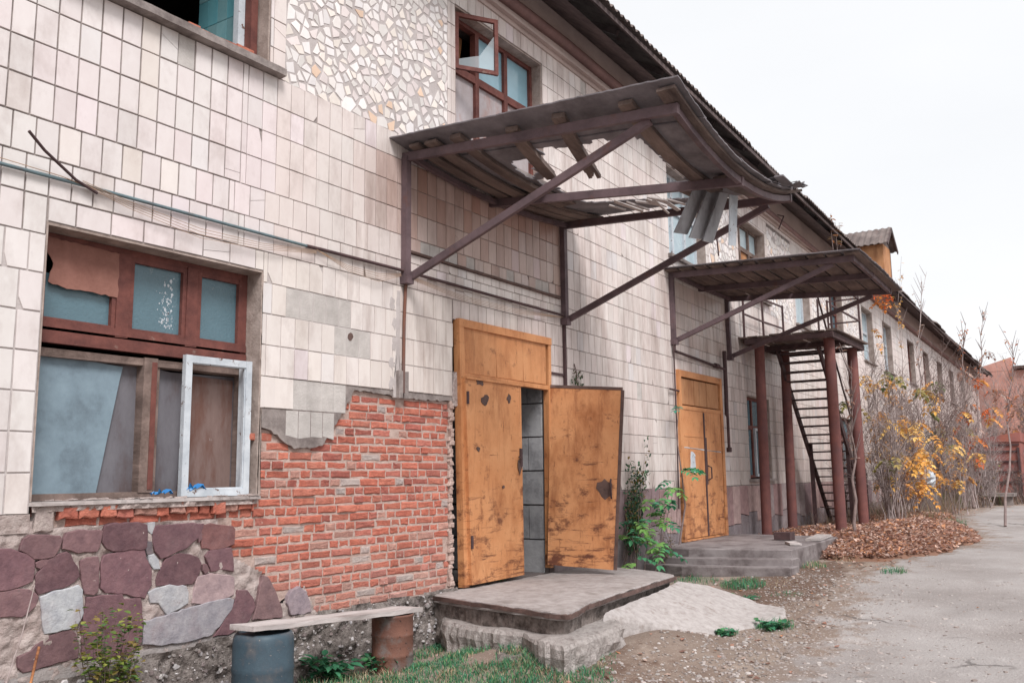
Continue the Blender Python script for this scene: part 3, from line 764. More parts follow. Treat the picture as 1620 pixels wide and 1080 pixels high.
while x < BX1:
    rt = MB(); yo = U(-.55, -.35); rt.bar((x, yo, 7.60+(.6+yo)*.66), (x, .04, 8.02), .06, .08, None, j=.004)
    if random.random() < .35: rt.box((x+.1, -.45, 7.60), (x+U(.4, .8), -.40, 7.66), None, .01)
    rt.build('rafter', M['darkwood'], bld, wp=True); x += U(1.0, 1.4)
# other walls and floor so the place has an inside
iw = MB()
iw.box((BX0, 10.3, -.6), (BX1, 10.6, 7.6)); iw.box((BX0, .42, -.6), (BX0+.3, 10.3, 9.8)); iw.box((BX1-.3, .42, -.6), (BX1, 10.3, 8.8))
iw.box((BX0+.3, .43, 4.2), (BX1-.3, 10.3, 4.45)); iw.box((BX0+.3, .43, 7.3), (BX1-.3, 10.3, 7.5)); iw.box((BX0, .06, 7.62), (BX1, .42, 8.02))
iw.box((5.9, .43, .3), (6.1, 10.3, 4.19)); iw.box((10.6, .43, .3), (10.8, 10.3, 4.19)); iw.box((BX0+.3, 3.6, .3), (5.9, 3.75, 4.19)); iw.box((BX0+.3, 3.6, 4.46), (12, 3.75, 7.29))
iw.build('inner_walls', M['inner'], bld, wp=True)
fl = MB(); fl.box((BX0+.3, .0, .2), (BX1-.3, 10.3, .47)); fl.build('inner_floor', M['conc'], bld)
# grey block wall seen through the first doorway
bw = MB(); random.seed(3)
z = .48; r_ = 0
while z < 3.3:
    y = .06-(.2 if r_ % 2 else 0); k = U(.85, 1)
    while y < 2.3:
        y1 = min(y+.4, 2.3); ya = max(y, .06)
        if y1-ya > .03:
            k = U(.8, 1.05); bw.box((9.325+U(-.004, .004), ya+.005, z+.007), (9.355, y1-.007, z+.388), (k, k, k), .003)
        y = y1
    z += .40; r_ += 1
for z in (.48, .88, 1.28, 1.68, 2.08, 2.48): bw.box((9.0, 3.3, z+.006), (9.4, 3.45, z+.39), (.9, .9, .9), .003)
for z in (.48, .88, 1.28, 1.68, 2.08, 2.48): bw.box((8.59, 3.3, z+.006), (8.99, 3.45, z+.39), (.8, .8, .8), .003)
bw.build('block_partition', M['block'], bld)

# ---------------------------------------------------------------- windows
def frame_rect(mb, x0, z0, x1, z1, w_, y0, y1, j=.0015, b=None):
    b = w_ if b is None else b
    mb.box((x0, y0, z0), (x0+w_, y1, z1), None, j); mb.box((x1-w_, y0, z0), (x1, y1, z1), None, j)
    mb.box((x0+w_, y0+.002, z1-w_), (x1-w_, y1-.002, z1), None, j); mb.box((x0+w_, y0+.002, z0), (x1-w_, y1-.002, z0+b), None, j)
M['brownply'] = mat('brown_stained_board', S(140, 118, 112), S(104, 82, 78), 3, .75, .3, 30, dirt=S(112, 66, 46), dsc=3, dpos=(.45, .62), damt=.8, stretch=(1, 1, .3), speck=S(170, 160, 158), ssc=14, spos=(.66, .7))
M['splat'] = glassmat('splashed_blue_glass', S(98, 128, 140), .2, .55, 45, .6, None)
# window 1 ---------------------------------------------------------
f = MB(); Y = .17
frame_rect(f, 3.165, 2.53, 4.945, 3.27, .055, Y, Y+.09)
f.box((3.17, Y-.02, 2.525), (4.94, Y-.002, 2.61), None, .002); f.box((3.17, Y-.012, 2.63), (4.94, Y-.001, 2.68), None, .002)
for xa in (3.825, 4.41): f.box((xa-.05, Y-.012, 2.62), (xa+.05, Y+.08, 3.23), None, .002)
for a, b in ((3.225, 3.775), (3.878, 4.358), (4.465, 4.89)): frame_rect(f, a, 2.665, b, 3.215, .032, Y-.004, Y+.05)
wf = f.build('window', M['redfr'], bld, label='wide red-brown window with three upper lights and boarded lower half')
g = MB(); g.box((3.90, Y+.03, 2.69), (4.335, Y+.036, 3.19)); g.build('pane', M['pane'], wf, label='middle upper light splashed with white paint')
g = MB(); random.seed(23)
for i in range(110):
    x = 4.21+random.gauss(0, .035); z = 2.74+abs(random.gauss(0, .16)); r = abs(random.gauss(0, .004))+.0015
    if z < 3.16 and x < 4.3: g.chip([(x+math.cos(a_)*r*U(.5, 1.4), z+math.sin(a_)*r*U(.6, 2)) for a_ in (0, 1.2, 2.5, 3.8, 5.1)], Y+.0285, Y+.03, .0003)
g.build('paint_splashes', M['wfr'], wf)
g = MB(); g.box((4.49, Y+.03, 2.69), (4.87, Y+.036, 3.19)); g.build('pane', M['pane'], wf)
g = MB(); g.box((3.25, Y+.03, 2.69), (3.75, Y+.036, 3.0)); g.build('pane', M['pane'], wf)
g = MB(); g.plate(rag([(3.27, 2.93), (3.40, 2.905), (3.56, 2.91), (3.78, 2.90), (3.78, 3.22), (3.22, 3.235), (3.25, 3.13), (3.30, 3.06)], .03, .006), [], Y-.012, Y-.006); g.build('board', M['rustply'], wf, label='torn red-brown board nailed over the upper left light')
lo = MB()
lo.box((3.17, Y+.0, 1.50), (3.21, Y+.09, 2.52), None, .002); lo.box((4.905, Y, 1.50), (4.945, Y+.09, 2.52), None, .002)
lo.box((3.21, Y+.002, 1.49), (4.90, Y+.09, 1.535), None, .003); lo.box((3.21, Y+.002, 2.44), (4.90, Y+.09, 2.49), None, .006)
lo.box((4.02, Y-.01, 1.53), (4.13, Y+.08, 2.5), None, .003); lo.box((4.13, Y+.02, 1.53), (4.17, Y+.07, 2.46), None, .003)
lo.build('lower_frame', M['oldwoody'], wf, label='bare weathered lower frame')
g = MB(); g.box((4.085, Y-.014, 1.55), (4.128, Y-.010, 2.47), None, .001); g.build('paint_strip', M['redfr'], wf)
b_ = MB(); b_.plate([(3.215, 1.53), (3.73, 1.53), (3.87, 2.33), (3.89, 2.42), (3.215, 2.47)], [], Y+.05, Y+.06); b_.build('board', M['ply'], wf, label='grey-blue board with slanting right edge')
b_ = MB(); b_.plate([(3.6, 1.53), (4.9, 1.53), (4.9, 2.43), (4.3, 2.42), (4.15, 2.44), (3.7, 2.43)], [], Y+.075, Y+.085); b_.build('board', M['ply2'], wf, label='dark stained board behind')
b_ = MB(); b_.plate([(4.40, 1.53), (4.88, 1.53), (4.88, 2.40), (4.43, 2.41)], [], Y+.064, Y+.072); b_.build('board', M['brownply'], wf, label='brown water-stained board behind the white casement')
# white sash standing open
sx = MB(); A = atY(283, 672, .03); 
frame_rect(sx, 0, 0, .60, 1.05, .055, -.022, .022, .0012)
frame_rect(sx, .045, .045, .555, 1.005, .018, -.012, .012, .001)
sash = sx.build('sash', M['wfr'], wf, label='peeling white casement standing ajar')
place(sash, Matrix.Translation(Vector((4.305, .085, 1.492))) @ Matrix.Rotation(R(-3), 4, 'Z'))
sx = MB(); sx.box((0, -.02, 0), (.05, .03, 1.03), None, .002); sx.box((.05, -.01, 0), (.075, .02, 1.03), None, .002)
s2 = sx.build('sash_post', M['wfr'], wf); place(s2, Matrix.Translation(Vector((4.873, .12, 1.495))))
# sill: worn planks and mortar
sl = MB(); 
sl.plate(rag([(3.15, -.035), (4.97, -.03), (4.97, .17), (3.15, .17)], .05, .014), [], 1.462, 1.487, fn=lambda x, z, y: (x, z, y))
sl.build('window_sill', M['plank'], bld)
sl = MB(); random.seed(19)
for i in range(26):
    x = U(3.2, 4.9); y = U(-.03, .12); q = U(.02, .06); sl.bar((x, y, 1.488+U(0, .006)), (x+q*2, y+U(-.03, .03), 1.49+U(0, .01)), q*.6, .008, None, (U(-.2, .2), 0, 1), j=.003)
sl.build('sill_rubble', M['smortar'], bld)

lumpy(_lm := MB(), 3.16, 4.96, 1.425, 1.475, .012, -.012, .022, 16); _lm.build('sill_mortar', M['smortar'], bld)
# upper windows ----------------------------------------------------
def reveal(o, d=.16):
    m_ = MB(); x0, z0, x1, z1 = o
    m_.box((x0+.001, .008, z1-.02), (x1-.001, d+.04, z1-.001)); m_.box((x1-.018, .008, z0+.001), (x1-.001, d+.04, z1-.021)); m_.box((x0+.001, .008, z0+.001), (x0+.018, d+.04, z1-.021))
    return m_
def upper(o, kind, lab, d=.15):
    x0, z0, x1, z1 = o; w_ = x1-x0
    reveal(o, d).build('window_reveal', M['reveal'], bld, wp=True)
    f = MB(); X0, X1, Z0, Z1 = x0+.02, x1-.02, z0+.02, z1-.022
    zt = Z0+(Z1-Z0)*(.60 if kind != 'board' else .66)
    frame_rect(f, X0, Z0, X1, Z1, .05, d, d+.08)
    f.box((X0+.05, d+.003, zt-.045), (X1-.05, d+.077, zt+.045), None, .001)
    third = (X1-X0)/3
    n = 3 if w_ > 1.45 else 2
    div = [X0+(X1-X0)*i/n for i in range(1, n)]
    for q in div: f.box((q-.035, d+.001, Z0+.05), (q+.035, d+.079, Z1-.05), None, .001)
    fr = f.build('window', M['wfr'] if kind in ('white', 'tall') else M['redfr'] if kind != 'board' else M['oldwoody'], bld, wp=True, label=lab)
    ed_ = [X0]+div+[X1]
    for i in range(n):
        a, b = ed_[i]+.035, ed_[i+1]-.035
        if not (kind == 'open' and i == 0):
            g = MB(); g.box((a, d+.04, zt+.045), (b, d+.046, Z1-.05)); g.build('pane', M['pane2'] if kind in ('open', 'red') else M['curtain'] if kind in ('white', 'tall', 'board') else M['pane'], fr, wp=True)
        g = MB(); g.box((a, d+.04, Z0+.05), (b, d+.046, zt-.045))
        g.build('board' if kind in ('open', 'red', 'board') else 'pane', M['fibre'] if kind == 'open' else M['orangewood'] if kind == 'board' else M['curtain'] if kind in ('white', 'tall') else M['pane'], fr, wp=True)
    return fr
M['fibre'] = mat('bleached_fibreboard', S(196, 190, 194), S(172, 160, 160), 3, .85, .3, 40, dirt=S(168, 112, 92), dsc=2.6, dpos=(.46, .66), damt=.85, stretch=(1, 1, .6))
ow = upper(UW[2], 'open', 'red-brown upper window with its top left casement swung out', .14)
# the casement standing open over the wall: hung at the left, swung towards the yard
cs = MB(); frame_rect(cs, 0, 0, .52, .66, .045, -.02, .02, .001)
csb = cs.build('sash', M['redfr'], ow, label='small casement swung wide open')
Mx = Matrix.Translation(Vector((7.63, .06, 6.07))) @ Matrix.Rotation(R(-33), 4, 'Z')
place(csb, Mx)
cg = MB(); cg.add([(.045, 0, .045), (.475, 0, .045), (.475, 0, .46), (.30, 0, .20), (.045, 0, .12)], [(0, 1, 2, 3, 4)]); cgb = cg.build('broken_pane', M['glassclear'], csb); place(cgb, Mx)
b_ = MB(); b_.add([(7.60, .32, 5.95), (8.02, .34, 5.98), (8.18, .36, 6.72), (7.60, .32, 6.72)], [(0, 1, 2, 3)]); b_.box((7.60, .36, 5.9), (8.0, .37, 6.7)); b_.build('board', M['orangewood'], ow, label='leaning ochre board inside the open light')
# upper window at the top left: empty opening, teal tiled room inside
reveal(UW[1], .2).build('window_reveal', M['reveal'], bld)
f = MB(); f.box((4.86, .12, 5.10), (4.93, .2, 6.75), None, .002); f.box((3.2, .12, 5.10), (3.26, .2, 6.75), None, .002); f.box((3.26, .122, 6.68), (4.86, .2, 6.75), None, .002)
wz = f.build('window', M['redfr'], bld, label='empty upper window, frame remnant at its right side')
f = MB(); f.box((4.79, .20, 5.10), (4.858, .26, 6.7), None, .002); f.build('sash', M['wfr'], wz)
bt = MB(); random.seed(9)
for i in range(4):
    for k in range(9):
        y0 = .43+i*.13; z0 = 4.9+k*.255-.02
        q = U(.95, 1.25); bt.box((4.955, y0+.002, z0+.003), (4.985, y0+.127, z0+.252), (q, q, q) if random.random() > .25 else (.55*q, .8*q, .85*q))
bt.build('teal_tiled_wall', M['bluetile'], bld)
s_ = MB(); s_.plate(rag([(3.02, -.10), (5.08, -.09), (5.10, .12), (3.02, .12)], .08, .004), [], 4.985, 5.045, fn=lambda x, z, y: (x, z, y)); s_.build('window_sill', M['render'], bld, label='cracked grey concrete sill under the empty window')
bb = MB()
x = 3.1
while x < 4.9:
    w_ = U(.1, .24)
    if random.random() < .75: bb.box((x, U(-.06, -.02), 5.046), (x+w_-.01, .10, 5.046+U(.015, .04)), (.5, .17, .11), .004)
    x += w_
bb.build('sill_bricks', M['brick'], bld)
reveal(UW[0], .2).build('window_reveal', M['reveal'], bld)
upper(UW[3], 'white', 'pale upper window with white frame behind the broken roof')
upper(UW[4], 'board', 'upper window boarded with ochre planks')
for i, o in enumerate(UW[5:]):
    upper(o, 'tall' if i in (0, 2, 3) else 'red2', None)
for i, o in enumerate(LW):
    reveal(o, .1).build('window_reveal', M['reveal'], bld, wp=True)
    x0, z0, x1, z1 = o; f = MB(); frame_rect(f, x0+.02, z0+.02, x1-.02, z1-.02, .05, .08, .15)
    zt = z0+(z1-z0)*.62; f.box((x0+.07, .082, zt-.04), (x1-.07, .148, zt+.04)); xm = x0+(x1-x0)*.38; f.box((xm-.03, .081, z0+.07), (xm+.03, .149, z1-.07))
    fr = f.build('window', M['redfr'], bld, wp=True, label='ground floor window with blue panes behind the stair columns' if i == 0 else None)
    for a, b in ((x0+.07, xm-.03), (xm+.03, x1-.07)):
        for c0, c1 in ((z0+.07, zt-.04), (zt+.04, z1-.07)):
            g = MB(); g.box((a, .11, c0), (b, .116, c1)); g.build('pane', M['pane'] if i else M['bluep'] if 'bluep' in M else M['pane'], fr, wp=True)
f = MB(); frame_rect(f, 16.42+.5, 1.56, 17.6, 2.46, .05, .04, .078); f.build('sash', M['wfr'], bld)
for o in UW[2:]+LW:
    s_ = MB(); s_.box((o[0]-.06, -.07, o[1]-.05), (o[2]+.06, .05, o[1]-.002), None, .003); s_.build('window_sill', M['render'], bld, wp=True)

# ---------------------------------------------------------------- doors
def lerp2(a, b, t): return (a[0]+(b[0]-a[0])*t, a[1]+(b[1]-a[1])*t)
def slab(mb, quad, t, col=None):
    """thick panel from four corners (bottom hinge, bottom free, top free, top hinge)"""
    q = [Vector(p) for p in quad]; n = (q[1]-q[0]).cross(q[3]-q[0]).normalized()
    vs = [p+n*t/2 for p in q]+[p-n*t/2 for p in q]
    mb.add(vs, [(0, 1, 2, 3), (7, 6, 5, 4), (0, 4, 5, 1), (1, 5, 6, 2), (2, 6, 7, 3), (3, 7, 4, 0)], col); return n
# first door: leaning frame
fr = MB()
bl, br, tl, tr = (7.72, .53), (9.33, .56), (7.545, 3.255), (9.40, 3.262)
def fbar(mb, a, b, w_, y0, y1):
    mb.bar((a[0], (y0+y1)/2, a[1]), (b[0], (y0+y1)/2, b[1]), w_, y1-y0, None, (0, 1, 0), n=1, j=.001)
fbar(fr, (bl[0]-.06, bl[1]-.02), (tl[0]+.045, tl[1]-.085), .085, -.05, .03)
fbar(fr, (br[0], br[1]), (tr[0]-.03, tr[1]-.085), .06, -.045, .03)
fbar(fr, (tl[0], tl[1]-.045), (tr[0], tr[1]-.045), .085, -.055, .03)
fbar(fr, (7.60, 2.665), (9.36, 2.655), .05, -.04, .03)
d1 = fr.build('door', M['doorA'], bld, label='rusty orange sheet-metal double door, both leaves hanging loose')
tp = MB()
xs3 = [7.66, 8.26, 8.80, 9.30]
for a, b in zip(xs3, xs3[1:]):
    tp.chip([(a+.008, 2.69), (b-.008, 2.69), (b-.008+.01, 3.175), (a+.008-.02, 3.175)], -.03, .0, .004)
tp.build('transom_panel', M['doorC'], d1, label='three orange panels streaked with rust above the leaves')
lf = MB(); ql = [(7.69, -.065, .53), (8.645, -.08, .545), (8.60, -.10, 2.61), (7.60, -.065, 2.62)]
slab(lf, ql, .045)
lf.bar((7.60, -.085, 2.63), (8.61, -.115, 2.62), .05, .02)
ll = lf.build('door_leaf', M['doorA'], d1, label='left leaf, nearly shut, dark flaked spots near its top')
h_ = MB()
for z in (2.42, .95): h_.tube([(7.62+(2.66-z)*.04, -.095, z-.06), (7.62+(2.66-z)*.04, -.095, z+.07)], .016, 8)
h_.build('hinge', M['rust'], ll)
h_ = MB(); h_.box((8.56, -.13, 1.72), (8.60, -.105, 1.92), None, .003); h_.tube([(8.54, -.12, 1.83), (8.545, -.155, 1.80), (8.55, -.125, 1.76)], .008, 6); h_.build('handle', M['rust'], ll)
fk = MB(); random.seed(21)
def flake(cx, cz, r, y, n=11, sq=1.0):
    pts = []
    for i in range(n):
        a = 2*math.pi*i/n; q = r*U(.55, 1.25); pts.append((cx+math.cos(a)*q, cz+math.sin(a)*q*sq))
    return pts
for (px, py, r, sq) in ((768, 633, .075, .9), (760, 605, .085, .35), (803, 630, .04, 1.2), (757, 710, .035, .8), (820, 738, .05, 1.6), (795, 770, .02, 1)):
    x, z = XZ(px, py, -.1); y = -.0885-.037*(x-7.6)
    fk.chip(flake(x, z, r, y, sq=sq), y-.003, y+.002, .001)
fk.build('bare_patches', M['edge'], ll)
rl = MB(); H0 = Vector((9.26, -.03, .60)); H1 = Vector((9.385, -.04, 2.66)); Fb = Vector((9.53, -.76, .545)); Ft = Vector((9.70, -.84, 2.60))
n_ = slab(rl, [H0, Fb, Ft, H1], .04)
rr = rl.build('door_leaf', M['doorB'], d1, label='right leaf standing open, scratched and rusted at its lower half')
rm = MB()
def rimbar(a, b, w_): rm.bar(a+n_*.0, b+n_*.0, w_, .05, None, n_, j=.001)
rimbar(H1+Vector((0, 0, .015)), Ft+Vector((0, 0, .015)), .035); rimbar(Ft, Fb, .035)
rm.build('rusty_rim', M['edge'], rr)
hd = MB(); c0 = Fb.lerp(Ft, .39)
u_ = (H0-Fb).normalized(); nn = n_ if n_.x < 0 else -n_
p = c0+u_*.075+nn*.028; hd.tube([p+Vector((0, 0, .0)), p+nn*.035+Vector((0, 0, .02)), p+nn*.035+Vector((0, 0, .19)), p+Vector((0, 0, .21))], .011, 8)
hd.build('handle', M['rust'], rr)
pt_ = MB(); p = c0+u_*.15+nn*.021
vs = []
for i in range(12):
    a = 2*math.pi*i/12; q = U(.7, 1.1); vs.append(p+u_*math.cos(a)*.10*q+Vector((0, 0, .10+math.sin(a)*.13*q)))
pt_.add(vs+[v+nn*.002 for v in vs], [tuple(range(12, 24)), tuple(range(11, -1, -1))]+[(i, (i+1) % 12, 12+(i+1) % 12, 12+i) for i in range(12)])
pt_.build('bare_patches', M['edge'], rr)
# second door
fr = MB(); frame_rect(fr, 13.20, .60, 15.05, 3.23, .10, -.05, .03, .002, .03); fr.box((13.31, -.045, 2.62), (14.94, .02, 2.68), None, .002)
d2 = fr.build('door', M['doorC'], bld, wp=False, label='closed orange double door above the stepped landing')
tp = MB(); 
for i in range(3):
    a = 13.34+i*.535; tp.chip([(a, 2.70), (a+.515, 2.70), (a+.515, 3.11), (a, 3.11)], -.02, .01, .005)
tp.build('transom_panel', M['orangewood'], d2)
lf = MB(); lf.box((13.31, -.035, .64), (14.17, .0, 2.63), None, .002); lf.box((13.36, -.042, 2.2), (14.1, -.036, 2.23)); la = lf.build('door_leaf', M['doorC'], d2, label='left leaf with a white smear')
wp_ = MB(); wp_.chip(rag([(13.55, 1.66), (13.75, 1.64), (13.78, 1.92), (13.60, 1.97)], .05, .02), -.0375, -.034, .001); wp_.chip(rag([(13.35, 2.02), (14.9, 1.97), (14.9, 1.985), (13.35, 2.035)], .1, .004), -.0376, -.034, .001)
wp_.build('white_smear', M['wfr'], la)
lf = MB(); lf.box((14.19, -.035, .64), (14.93, .0, 2.63), None, .002); lb = lf.build('door_leaf', M['doorA'], d2)
hd = MB(); hd.tube([(14.28, -.04, 1.52), (14.28, -.10, 1.55), (14.28, -.10, 1.72), (14.28, -.04, 1.75)], .012, 8); hd.box((14.20, -.05, 1.45), (14.25, -.036, 2.2)); hd.build('handle', M['rust'], lb)
gp = MB(); gp.box((14.165, -.05, .64), (14.20, -.0355, 2.6), None, .002); gp.build('closing_strip', M['rust'], d2)

# ledge of rusty angle and broken render under the first roof
lg = MB(); lg.bar((6.74, -.015, 3.815), (9.68, -.015, 3.80), .045, .022, None, n=14, j=.003); lg.build('rusty_ledge', M['edge'], bld)
# dark hollows knocked into the wall
hl = MB()
for (px, py, r) in ((555, 532, .035), (598, 546, .035), (607, 548, .02)):
    x, z = XZ(px, py, -.005); hl.chip(flake(x, z, r, 0, 9, 1.3), -.0035, .01, .001)
hl.build('knocked_holes', M['edge'], bld)
cl = MB()
for i in range(5):
    x = 6.55+U(-.03, .03); z = 2.5+i*.19; cl.chip(flake(x, z, .04, 0, 13, 1.6), -.0082, .01, .001)
cl.chip(rag([(6.57, 2.36), (6.67, 2.36), (6.66, 3.4), (6.61, 3.4)], .06, .010), -.0085, .01, .002)
cl.build('patched_render', M['grout'], bld)

# dormer on the far roof
dm = empty('dormer', (30.6, 2.0, 8.2)); dm.parent = bld; dm.location = Vector((30.6, 2.0, 8.2))-POS[bld.name]
# dormer parts
k = MB(); k.box((30.72, .2, 7.2), (31.78, 1.6, 8.93)); dw = k.build('dormer_wall', M['orangewood'], bld)
k = MB(); k.box((31.79, .19, 7.2), (31.84, 1.6, 8.9)); k.build('corner_board', M['oldwoody'], dw)
k = MB(); 
for sgn in (-1, 1):
    vs = []; n = 24
    for i in range(n+1):
        y = .02+1.5*i/n; wz_ = .022*math.sin(i*1.9)
        for (dx, z) in ((0, 9.56), (.42*sgn, 9.24), (.80*sgn, 8.90)): vs.append((31.25+dx, y, z+wz_))
    b = len(vs); vs += [(v[0], v[1], v[2]-.02) for v in vs]
    fs = []
    for i in range(n):
        for q in range(2):
            a = i*3+q; fs += [(a, a+3, a+4, a+1), (b+a, b+a+1, b+a+4, b+a+3)]
        a = i*3+2; fs.append((a, a+3, b+a+3, b+a))
    fs += [(0, 1, b+1, b), (1, 2, b+2, b+1)]
    k.add(vs, fs)
k.add([(30.7, .2, 8.93), (31.8, .2, 8.93), (31.25, .2, 9.5)], [(0, 1, 2)])
k.build('dormer_roof', M['roof'], dw)
k = MB()
for sgn in (-1, 1): k.bar((31.25, .0, 9.50), (31.25+.82*sgn, .0, 8.84), .03, .12)
k.build('bargeboard', M['darkwood'], dw)
bpy.data.objects.remove(dm)

# ================================================================ CANOPIES
def beamz(yy, z0, sl): return z0-sl*abs(yy)
def canopy(name, lab, X0, X1, xm, zN, zM, zF, yo, post_b, panels, holes, seed, planks, diag):
    random.seed(seed)
    e = empty(name, ((X0+X1)/2, 0, post_b)); tag(e, lab, 'canopy', 'lean-to canopies over the doors')
    def Sz(x, y):
        a = zN[0]-zN[1]*abs(y); b = zM[0]-zM[1]*abs(y); c_ = zF[0]-zF[1]*abs(y)
        t = (x-X0)/(X1-X0); tm_ = (xm-X0)/(X1-X0)
        return a*(t-tm_)*(t-1)/((0-tm_)*(0-1)) + b*(t-0)*(t-1)/((tm_)*(tm_-1)) + c_*(t)*(t-tm_)/((1)*(1-tm_))
    for X, zz in ((X0, zN), (X1, zF)):
        p = MB(); zt = zz[0]
        p.box((X-.035, -.075, post_b), (X+.035, -.003, zt), None); p.box((X-.05, -.10, post_b-.03), (X+.05, -.0, post_b+.05)); p.build('post', M['steel'], e)
        p = MB(); p.bar((X, -.0, zt-.0), (X, -yo, zt-zz[1]*yo), .05, .085); p.build('beam', M['steel'], e)
        p = MB(); p.bar((X+.04, -.06, post_b+.04), (X+.04, -diag, zt-zz[1]*diag-.045), .045, .07); p.build('brace', M['steel'], e)
    p = MB(); p.bar((xm, -.0, Sz(xm, 0)), (xm, -yo, Sz(xm, -yo)), .05, .085); p.build('beam', M['steel'], e)
    def along(y, xa, xb, w_, h, dz, mt, nm, n=10, brk=0, tilt=0):
        p = MB(); pts = [(xa+(xb-xa)*i/n) for i in range(n+1)]
        for i in range(n):
            a = Vector((pts[i], y+tilt*(pts[i]-xa), Sz(pts[i], y)+dz)); b = Vector((pts[i+1]+.001, y+tilt*(pts[i+1]-xa), Sz(pts[i+1], y)+dz))
            if brk and i == n-1:
                for q in range(3): 
                    o = (q-1)*w_/3; p.bar(a+Vector((0, o, 0)), a.lerp(b, U(.3, 1.3))+Vector((0, o+U(-.01, .01), U(-.04, 0))), w_/3.3, h*.8, None, j=.004)
                continue
            p.bar(a, b, w_, h)
        return p.build(nm, mt, e)
    along(-yo+.03, X0, X1, .045, .06, .0, M['steel'], 'purlin')
    along(-.10, X0, X1, .05, .05, .0, M['steel'], 'purlin')
    for (y, xa, xb, w_, h, brk, tilt) in planks: along(y, xa, xb, w_, h, .045+h/2, M['oldwood'], 'batten', 8, brk, tilt)
    for poly, dz in panels:
        hs = [h for h in holes if any(inpoly(p, poly) for p in h)]
        p = MB()
        rp_ = rag(poly, .12, .010)
        # subdivide so that the sheet can follow the sag
        grid = []
        p.plate(rp_, hs, dz, dz+.012, fn=lambda x, z, y: (x, z, Sz(x, z)+y))
        p.build('roof_sheet', M['slate'], e)
    return e, Sz
HA = [(7.10, -1.35), (7.20, -1.67), (7.12, -2.0), (7.20, -2.36), (7.6, -2.36), (8.0, -2.36), (8.40, -2.30), (8.38, -1.72), (8.34, -1.3), (8.2, -.85), (7.87, -.80), (7.75, -1.03), (7.57, -1.17), (7.35, -1.22)]
HB = [(8.24, -.86), (8.34, -1.5), (8.40, -2.08), (8.85, -2.05), (9.25, -2.0), (9.2, -1.62), (9.02, -1.5), (8.98, -1.1), (8.85, -.86)]
HC = [(7.30, -.92), (7.27, -1.08), (7.45, -1.04), (7.62, -.98), (7.78, -.80), (7.5, -.82)]
HD = [(6.76, -.80), (6.80, -.95), (6.86, -1.10), (6.92, -.82)]
pan1 = [([(6.50, .02), (7.0, .02), (7.02, -1.2), (7.04, -2.0), (7.02, -2.98), (6.50, -3.0)], .118),
        ([(6.96, .02), (7.9, .02), (7.9, -2.96), (6.96, -2.99)], .105),
        ([(7.86, .02), (8.8, .02), (8.8, -2.93), (7.86, -2.96)], .122),
        ([(8.76, .02), (9.5, .02), (9.5, -2.90), (8.76, -2.93)], .108),
        ([(9.46, .02), (9.98, .02), (10.02, -1.2), (10.05, -2.95), (9.46, -2.93)], .121)]
# holes that cross a joint are shared out between the panels
def cutx(poly, xa, xb):
    q = clip(clip(poly, 1, 0, xb), -1, 0, -xa); return q if len(q) >= 3 else None
pan1b = []
def halfplane_sub(poly, holes):
    return poly
cz_ = []
for poly, dz in pan1:
    cz_.append((poly, dz))
c1 = None
def sheet_cells(name_parent, Sz, x0, x1, y0, y1, dz, holes, mt, step=.045, thick=.012, jag=.02, sl=0):
    """a sheet as small cells, the holes broken out of it"""
    p = MB(); nx = max(1, int((x1-x0)/step)); ny = max(1, int((y1-y0)/step)); keep = {}
    ph = U(0, 50)
    for i in range(nx):
        for q in range(ny):
            cx = x0+(x1-x0)*(i+.5)/nx; cy = y0+(y1-y0)*(q+.5)/ny
            jx = cx+noise.noise(Vector((cx*6, cy*6, ph)))*jag*2; jy = cy+noise.noise(Vector((cx*6, cy*6, ph+9)))*jag*2
            if not any(inpoly((jx, jy), h) for h in holes): keep[(i, q)] = 1
    ids = {}; vs = []; fs = []
    def vid(i, q):
        if (i, q) not in ids:
            x = x0+(x1-x0)*i/nx; y = y0+(y1-y0)*q/ny; e_ = (0 < i < nx) and (0 < q < ny)
            s_ = .3*step if e_ else .12*step
            full = all((i+a, q+b) in keep for a in (-1, 0) for b in (-1, 0))
            if not full: x += U(-s_, s_); y += U(-s_, s_)
            z = Sz(x, y)+dz+sl*(y0-y); ids[(i, q)] = len(vs); vs.append((x, y, z))
        return ids[(i, q)]
    for (i, q) in keep: fs.append((vid(i, q), vid(i+1, q), vid(i+1, q+1), vid(i, q+1)))
    n = len(vs); vs2 = vs+[(v[0], v[1], v[2]-thick) for v in vs]
    ed_ = {}
    for f in fs:
        for a in range(4): ed_[(f[a], f[(a+1) % 4])] = 1
    fs2 = list(fs)+[tuple(n+a for a in f[::-1]) for f in fs]
    for (a, b) in ed_:
        if (b, a) not in ed_: fs2.append((b, a, n+a, n+b))
    p.add(vs2, fs2); return p.build('roof_sheet', mt, name_parent)
pl1 = [(-2.90, 6.52, 10.02, .16, .03, 0, 0), (-2.50, 6.6, 8.70, .13, .045, 0, .01), (-1.85, 6.6, 7.75, .12, .05, 1, .23), (-1.32, 6.66, 7.75, .12, .05, 1, .19),
       (-.72, 6.6, 8.15, .12, .045, 0, .02), (-.42, 6.6, 9.9, .14, .03, 0, 0), (-.22, 6.6, 9.9, .12, .03, 0, 0), (-2.70, 8.2, 10.0, .13, .03, 0, 0), (-2.2, 8.3, 9.95, .12, .03, 0, 0)]
cn1, Sz1 = canopy('canopy', 'large collapsing canopy with a torn roof over the half-open orange door', 6.7, 9.76, 8.2, (4.755, .066), (4.655, .105), (4.745, .056), 2.93, 3.50, [], [], 3, pl1, 2.66)
def rot_holes(x0, x1): return [HA, HB, HC, HD]
for (x0, x1, dz) in ((6.48, 7.06, .118), (7.02, 7.92, .104), (7.88, 8.78, .119), (8.74, 9.5, .105), (9.46, 10.02, .12)):
    sheet_cells(cn1, Sz1, x0, x1, -3.03, .0, dz, [HA, HB, HC, HD], M['slate'])
